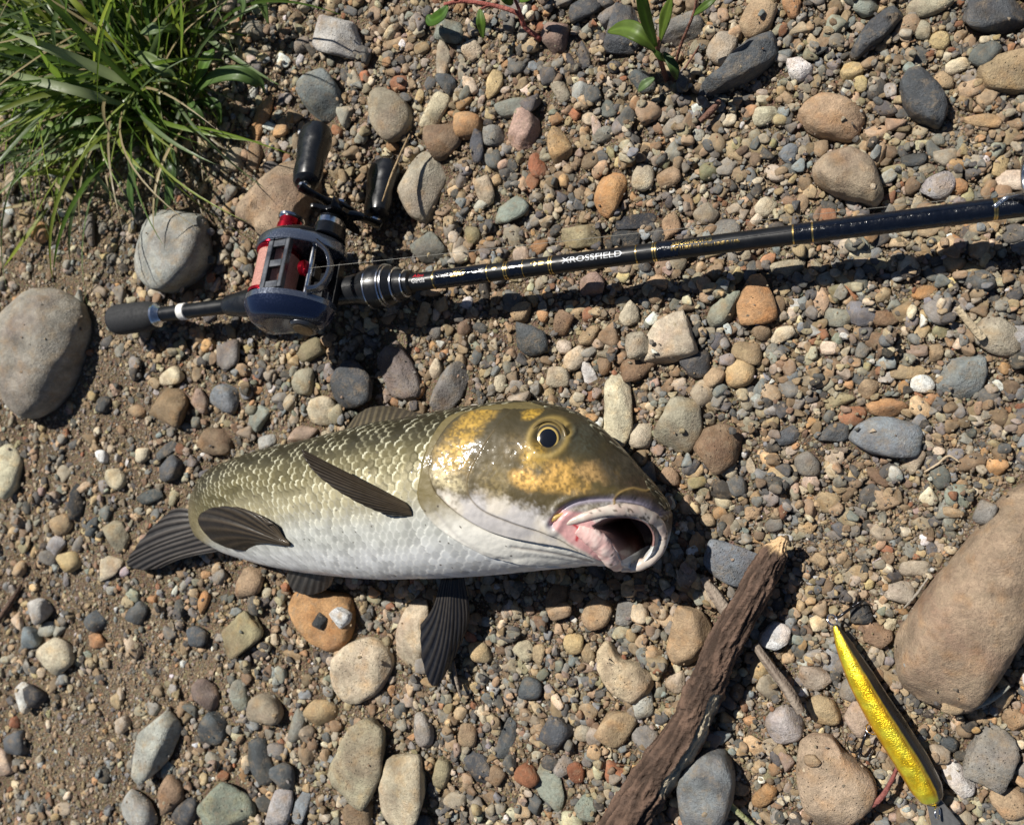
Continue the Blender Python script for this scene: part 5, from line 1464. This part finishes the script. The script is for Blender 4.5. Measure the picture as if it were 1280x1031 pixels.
stick('twig', [(944,806,.010),(962,832,.013),(985,862,.015),(1001,890,.016)], [2.2, 2.4, 2.6, 2.9, 2.4], 'short grey-brown twig resting on the smooth pale pebble', 5, n=80, k=18, dark=(.12, .09, .07), light=(.30, .25, .20), rough=.12, cat='twig')
stick('twig', [(878,722,.008),(892,741,.009),(908,764,.010),(920,784,.008)], [1.6, 3.2, 3.4, 2.0], 'flat grey wood splinter under the stick', 6, n=60, k=14, dark=(.18, .14, .11), light=(.36, .30, .24), rough=.1, cat='twig')
stick('straw', [(1196,384,.010),(1212,404,.010),(1229,424,.009)], [1.6, 1.8, 2.0], 'short pale hollow straw near the grey-brown stone', 7, n=40, k=14, dark=(.36, .29, .19), light=(.55, .46, .32), rough=.05, cat='straw')
stick('twig', [(-6,780,.006),(10,758,.007),(26,732,.006)], [2.2, 2.6, 1.2], 'brown twig lying in the sand below the long oval boulder', 8, n=40, k=14, cat='twig')
stick('stem', [(1050,1020,.006),(1075,1012,.008),(1098,1000,.010),(1113,978,.010),(1122,958,.008)], [1.3, 1.5, 1.2, .9], 'thin red-brown stem beside the lure', 9, n=50, k=10, dark=(.16, .05, .045), light=(.30, .12, .10), rough=.06, cat='stem')
stick('twig', [(1192,886,.010),(1215,882,.011),(1240,872,.012),(1262,857,.012)], [1.6, 1.9, 1.6, .8], 'grey-green twig lying against the boulder foot', 10, n=50, k=12, dark=(.16, .17, .14), light=(.34, .34, .29), rough=.08, cat='twig')
stick('straw', [(478,252,.030),(490,218,.024),(503,188,.020),(512,168,.016)], [.5, .7, .7, .5], 'thin dry straw leaning beside the reel knob', 12, n=40, k=8, dark=(.22, .15, .08), light=(.38, .28, .16), rough=.05, cat='straw')
stick('twig', [(875,152,.008),(888,140,.008),(900,126,.008)], [1.4, 1.9, 1.2], 'dark red-brown bark sliver below the leafy weed', 13, n=30, k=10, dark=(.10, .05, .035), light=(.20, .11, .08), rough=.1, cat='twig')
stick('twig', [(566,825,.008),(570,848,.009),(576,872,.008)], [.9, 1.1, .7], 'thin grey twig beside the dark pectoral fin', 14, n=30, k=10, dark=(.16, .13, .1), light=(.3, .25, .2), rough=.08, cat='twig')
stick('straw', [(1155,590,.006),(1172,580,.007),(1186,570,.006),(1200,578,.006)], [.4, .6, .6, .4], 'pale root fibre by the blue-grey oval stone', 15, n=40, k=8, dark=(.36, .28, .18), light=(.5, .4, .28), rough=.05, cat='straw')
stick('twig', [(1130,760,.006),(1146,742,.007),(1160,722,.006)], [.5, .7, .5], 'hair-thin grey twig beside the boulder', 16, n=30, k=8, dark=(.2, .18, .15), light=(.34, .3, .25), rough=.05, cat='twig')

# ------------------------------------------------------------------ grass and weeds
M_leaf = attr_mat('green_leaf', rough=.45, spec=.4, trans=.5)
def blade(base, d, length, width, droop, up, twist, r, c0, c1, n=14, fold=.25, curl=0.0):
    """ribbon that rises from base, heads along d and droops"""
    t = np.linspace(0, 1, n)
    d = np.asarray(d, float) / np.linalg.norm(d)
    s = np.array([-d[1], d[0]])
    cu = curl * t ** 2
    x = base[0] + length * (d[0] * t + s[0] * cu); y = base[1] + length * (d[1] * t + s[1] * cu)
    z = base[2] + length * (up * t - droop * t ** 2)
    pth = np.c_[x, y, z]
    wd = width * np.minimum(1, np.minimum(.35 + 3 * t, 1)) * (1 - t ** 3.2) ** .9 + 1e-5
    tg = np.gradient(pth, axis=0); tg /= np.linalg.norm(tg, axis=1)[:, None]
    sd2 = np.cross(tg, [0, 0, 1.0]); sd2 /= np.linalg.norm(sd2, axis=1)[:, None] + 1e-9
    nn = np.cross(sd2, tg)
    an = twist * t
    sd3 = sd2 * np.cos(an)[:, None] + nn * np.sin(an)[:, None]; n3_ = np.cross(sd3, tg)
    v = np.stack([pth - sd3 * wd[:, None] / 2 + n3_ * (fold * wd / 2)[:, None], pth, pth + sd3 * wd[:, None] / 2 + n3_ * (fold * wd / 2)[:, None]], 1)
    c = lerp(np.array(c0)[None], np.array(c1)[None], t)[:, None] * np.array([1.0, 1.18, 1.0])[None, :, None]
    return v.reshape(-1, 3), grid_faces(n, 3), c.reshape(-1, 3)
def leafmesh(name, items):
    V_, F_, C_, k = [], [], [], 0
    for v, f, c in items:
        V_.append(v); F_.append(f + k); C_.append(c); k += len(v)
    return mesh_from(name, np.vstack(V_), np.vstack(F_), col=np.vstack(C_))
r = np.random.default_rng(77)
its = []
GR = [((.07, .12, .012), (.17, .26, .03)), ((.045, .09, .012), (.10, .18, .025)), ((.12, .16, .02), (.25, .31, .05)), ((.06, .10, .03), (.14, .20, .08))]
DRY = ((.28, .22, .11), (.42, .35, .20))
def gz0(q): return hat(q[0], q[1])
for i in range(1150):
    # crowns of the tufts, densest beyond the corner
    k = r.random()
    if k < .48: cx, cy = r.normal(185, 40), r.normal(100, 42)
    elif k < .75: cx, cy = r.normal(90, 60), r.normal(40, 50)
    else: cx, cy = r.normal(120, 110), r.normal(-70, 60)
    if cy > 170 or cx > 262: continue
    b0_ = P(cx, cy, 0); b0_[2] = gz0(b0_) - .002
    an = r.normal(math.radians(160), 1.1)
    if r.random() < .25: an = r.uniform(0, 2 * math.pi)
    L_ = r.uniform(.04, .15) * (1 if k < .75 else 1.25)
    dry = r.random() < .16
    c0_, c1_ = DRY if dry else GR[r.integers(4)]
    m_ = r.uniform(.7, 1.35)
    its.append(blade(b0_, (math.cos(an), math.sin(an)), L_, r.uniform(.0012, .0042) * (.6 if dry else 1), r.uniform(.3, .95), r.uniform(.5, 1.25), r.normal(0, 1.0), r, np.array(c0_) * m_, np.array(c1_) * m_, curl=r.normal(0, .25)))
for i in range(150):      # dry litter at the roots
    cx, cy = r.normal(205, 45), r.normal(120, 50)
    if cx > 300: continue
    b0_ = P(cx, cy, 0); b0_[2] = gz0(b0_) + .001
    an = r.uniform(0, 2 * math.pi)
    its.append(blade(b0_, (math.cos(an), math.sin(an)), r.uniform(.012, .04), r.uniform(.0008, .002), .1, r.uniform(0, .2), 0, r, np.array(DRY[0]) * r.uniform(.5, 1.1), np.array(DRY[1]) * r.uniform(.5, 1.0), n=6))
def traced_blade(pts, wpx, c, dry=False):
    q = np.array([P(a, b, z) for a, b, z in pts]); pth = crom(q, 22); t = np.linspace(0, 1, 22)
    w_ = wpx * mmpx(pts[0][0], pts[0][1], .03)
    wd = w_ * (.55 + .45 * np.minimum(t * 3, 1)) * (1 - t ** 4) + 1e-5
    tg = np.gradient(pth, axis=0); tg /= np.linalg.norm(tg, axis=1)[:, None]
    s = np.cross(tg, [0, 0, 1.0]); s /= np.linalg.norm(s, axis=1)[:, None]; nn = np.cross(s, tg)
    v = np.stack([pth - s * wd[:, None] / 2 + nn * (.2 * wd / 2)[:, None], pth, pth + s * wd[:, None] / 2 + nn * (.2 * wd / 2)[:, None]], 1)
    cc_ = np.array(c)[None, None] * (np.array([1, 1.25, 1])[None, :, None]) * (.85 + .3 * t)[:, None, None]
    return v.reshape(-1, 3), grid_faces(22, 3), cc_.reshape(-1, 3)
LG, MG, YG, PG = (.16, .25, .035), (.09, .16, .022), (.22, .27, .03), (.22, .27, .13)
for pts, w_, c in [
 ([(215,150,.01),(160,100,.05),(90,30,.09),(40,-20,.11)], 11, MG), ([(190,120,.01),(130,90,.05),(60,60,.08),(10,40,.08)], 13, PG), ([(180,140,.01),(110,118,.05),(40,100,.06),(-10,85,.05)], 12, PG),
 ([(200,130,.01),(150,60,.06),(110,20,.09),(70,-20,.1)], 12, YG), ([(190,150,.01),(110,150,.04),(40,170,.04),(-10,165,.03)], 9, MG), ([(180,160,.01),(100,190,.04),(30,200,.03),(-10,196,.02)], 8, PG),
 ([(190,160,.01),(110,170,.035),(50,150,.04),(8,130,.03)], 8, LG), ([(120,110,.01),(70,90,.05),(40,40,.09),(26,8,.10)], 12, LG), ([(100,150,.01),(110,200,.03),(140,245,.02),(165,270,.01)], 6, PG),
 ([(100,220,.01),(60,215,.02),(20,222,.015)], 8, YG), ([(80,200,.01),(40,212,.015),(6,235,.01)], 6, LG), ([(150,30,.01),(140,-10,.05),(138,-40,.08)], 12, LG), ([(60,260,.006),(30,300,.01),(4,335,.008)], 7, YG),
 ([(190,100,.01),(200,50,.06),(195,0,.09)], 11, MG), ([(225,100,.01),(228,50,.05),(226,-6,.07)], 9, LG), ([(170,110,.01),(150,150,.03),(110,168,.03),(60,160,.02)], 10, MG), ([(30,190,.01),(80,240,.02),(110,262,.01)], 5, DRY[1]), ([(0,262,.01),(60,250,.015),(120,240,.01)], 5, DRY[1])]:
    its.append(traced_blade(pts, w_, c))
obj('grass', leafmesh('grass', its), M_leaf, label='green grass tuft with dry blades at the bank edge', kind='stuff', category='grass')

def leaf_part(par, loc, pts, wpx, c, name='leaf', n=18, lab=None):
    q = np.array([P(a, b, z) for a, b, z in pts]); pth = crom(q, n); t = np.linspace(0, 1, n)
    w_ = wpx * mmpx(pts[0][0], pts[0][1], .02)
    wd = w_ * np.sin(np.pi * np.clip(t * .93 + .05, 0, 1)) ** .75
    tg = np.gradient(pth, axis=0); tg /= np.linalg.norm(tg, axis=1)[:, None]
    s = np.cross(tg, [0, 0, 1.0]); s /= np.linalg.norm(s, axis=1)[:, None]; nn = np.cross(s, tg)
    cr = np.linspace(-1, 1, 7)
    v = pth[:, None] + s[:, None] * (wd[:, None] / 2 * cr[None])[..., None] + nn[:, None] * ((.22 * wd / 2)[:, None] * (np.abs(cr)[None] + .12 * np.sin(t * 40)[:, None] * np.abs(cr)[None]))[..., None]
    cc_ = np.array(c)[None, None] * np.where(np.abs(cr) < .2, 1.5, 1.0)[None, :, None] * (.8 + .4 * fbm(np.stack(np.broadcast_arrays(t[:, None] * 9, cr[None] * 3), -1), 5, 3))[..., None]
    o = obj(name, mesh_from(name, v.reshape(-1, 3) - loc, grid_faces(n, 7), col=cc_.reshape(-1, 3)), M_leaf, par)
    md = o.modifiers.new('thickness', 'SOLIDIFY'); md.thickness = .0003
    if lab: o['label'] = lab
    return o
def weed(label, base, leaves, stems, c_stem=((.10, .05, .035), (.22, .10, .07))):
    loc = P(base[0], base[1], 0); loc[2] = hat(loc[0], loc[1])
    t_ = thing('weed', label, 'weed', loc)
    for pts, rr_ in stems:
        q = crom(np.array([P(a, b, z) for a, b, z in pts]), 30)
        v, f = tube(q, np.linspace(rr_, rr_ * .7, 30) * mm, 10)
        c = lerp(A(*c_stem[0])[None], A(*c_stem[1])[None], fbm(v * 300, 3, 2))
        obj('stem', mesh_from('stem', v - loc, f, col=c), M_bark, t_)
    for pts, w_, c in leaves: leaf_part(t_, loc, pts, w_, c)
    return t_
weed('leafy green weed with a dark red stem growing between slate stones', (833,105),
     [([(822,64,.032),(800,44,.040),(780,36,.036),(760,40,.028)], 22, (.13,.20,.035)), ([(820,58,.036),(810,30,.055),(803,0,.070),(800,-14,.074)], 15, (.12,.22,.03)), ([(826,50,.040),(832,24,.055),(840,-4,.064)], 16, (.16,.24,.04)),
      ([(830,66,.030),(842,84,.030),(846,100,.024)], 12, (.07,.12,.03)), ([(818,98,.014),(806,106,.014),(798,114,.010)], 12, (.16,.24,.10)), ([(815,60,.034),(826,72,.030),(838,78,.022)], 8, (.10,.17,.03)),
      ([(866,20,.034),(884,6,.040),(900,-8,.040)], 10, (.10,.17,.03))],
     [([(836,108,.0),(828,84,.016),(822,62,.032),(824,48,.040)], 1.5), ([(838,106,.002),(850,60,.022),(866,20,.034),(872,-6,.040)], .9), ([(840,110,.002),(860,80,.010),(874,58,.008)], .6)])
weed('red-stemmed trailing weed with dark green leaves beside the rounded purplish pebble', (660,44),
     [([(560,8,.022),(552,20,.020),(540,26,.014),(534,20,.012)], 18, (.08,.17,.025)), ([(600,12,.024),(602,30,.022),(604,48,.014)], 13, (.12,.21,.03)), ([(640,6,.024),(632,-4,.03),(624,-14,.03)], 14, (.12,.21,.03)),
      ([(650,2,.024),(662,-4,.028),(676,-10,.03)], 12, (.11,.2,.03)), ([(578,0,.020),(568,-6,.022),(556,-8,.02)], 12, (.24,.035,.03))],
     [([(676,50,.004),(656,34,.012),(648,18,.018),(620,8,.020),(580,2,.020),(555,6,.022)], 1.5), ([(656,34,.012),(648,10,.022),(640,-8,.026)], 1.1), ([(610,8,.02),(600,12,.024)], .8)], ((.20, .05, .04), (.36, .13, .10)))
weed('broad-bladed grass weed at the tuft edge, leaves bending over the gravel', (236,130),
     [([(240,122,.016),(262,100,.034),(296,92,.040),(324,104,.032),(332,118,.022)], 18, (.12,.20,.055)), ([(236,124,.014),(244,140,.026),(258,158,.014),(264,168,.004)], 20, (.09,.16,.045)), ([(238,118,.016),(252,90,.034),(262,70,.036),(266,62,.034)], 18, (.10,.19,.03)),
      ([(244,128,.014),(268,130,.024),(276,146,.016),(272,160,.008)], 15, (.07,.13,.03)), ([(200,140,.014),(198,160,.022),(200,182,.014),(200,192,.006)], 16, (.11,.19,.03)), ([(214,180,.010),(216,210,.020),(212,246,.012),(206,262,.004)], 18, (.055,.10,.028)),
      ([(190,190,.008),(174,204,.020),(164,236,.016),(168,272,.006)], 15, (.10,.18,.05)), ([(236,116,.016),(212,92,.040),(186,74,.044),(168,66,.040)], 17, (.17,.24,.08)), ([(300,34,.012),(304,10,.03),(300,-10,.034)], 14, (.14,.22,.08)),
      ([(336,30,.008),(330,8,.02),(320,-14,.03)], 20, (.14,.22,.07)), ([(232,40,.02),(200,36,.05),(176,42,.05)], 16, (.17,.24,.10))],
     [([(232,136,.0),(238,124,.014),(240,116,.018)], 1.3), ([(232,138,.0),(214,160,.008),(200,180,.008),(190,190,.008)], 1.1), ([(212,170,.006),(214,180,.010)], .9)], ((.14, .12, .05), (.24, .20, .09)))
stick('grass_blade', [(898,990,.010),(915,1008,.010),(945,1034,.008)], [.8, 1.8, 1.6, 1.0], 'cut green-tipped grass blade beside the blue-grey block', 21, n=30, k=10, dark=(.15, .19, .06), light=(.40, .38, .24), rough=.04, cat='grass blade')
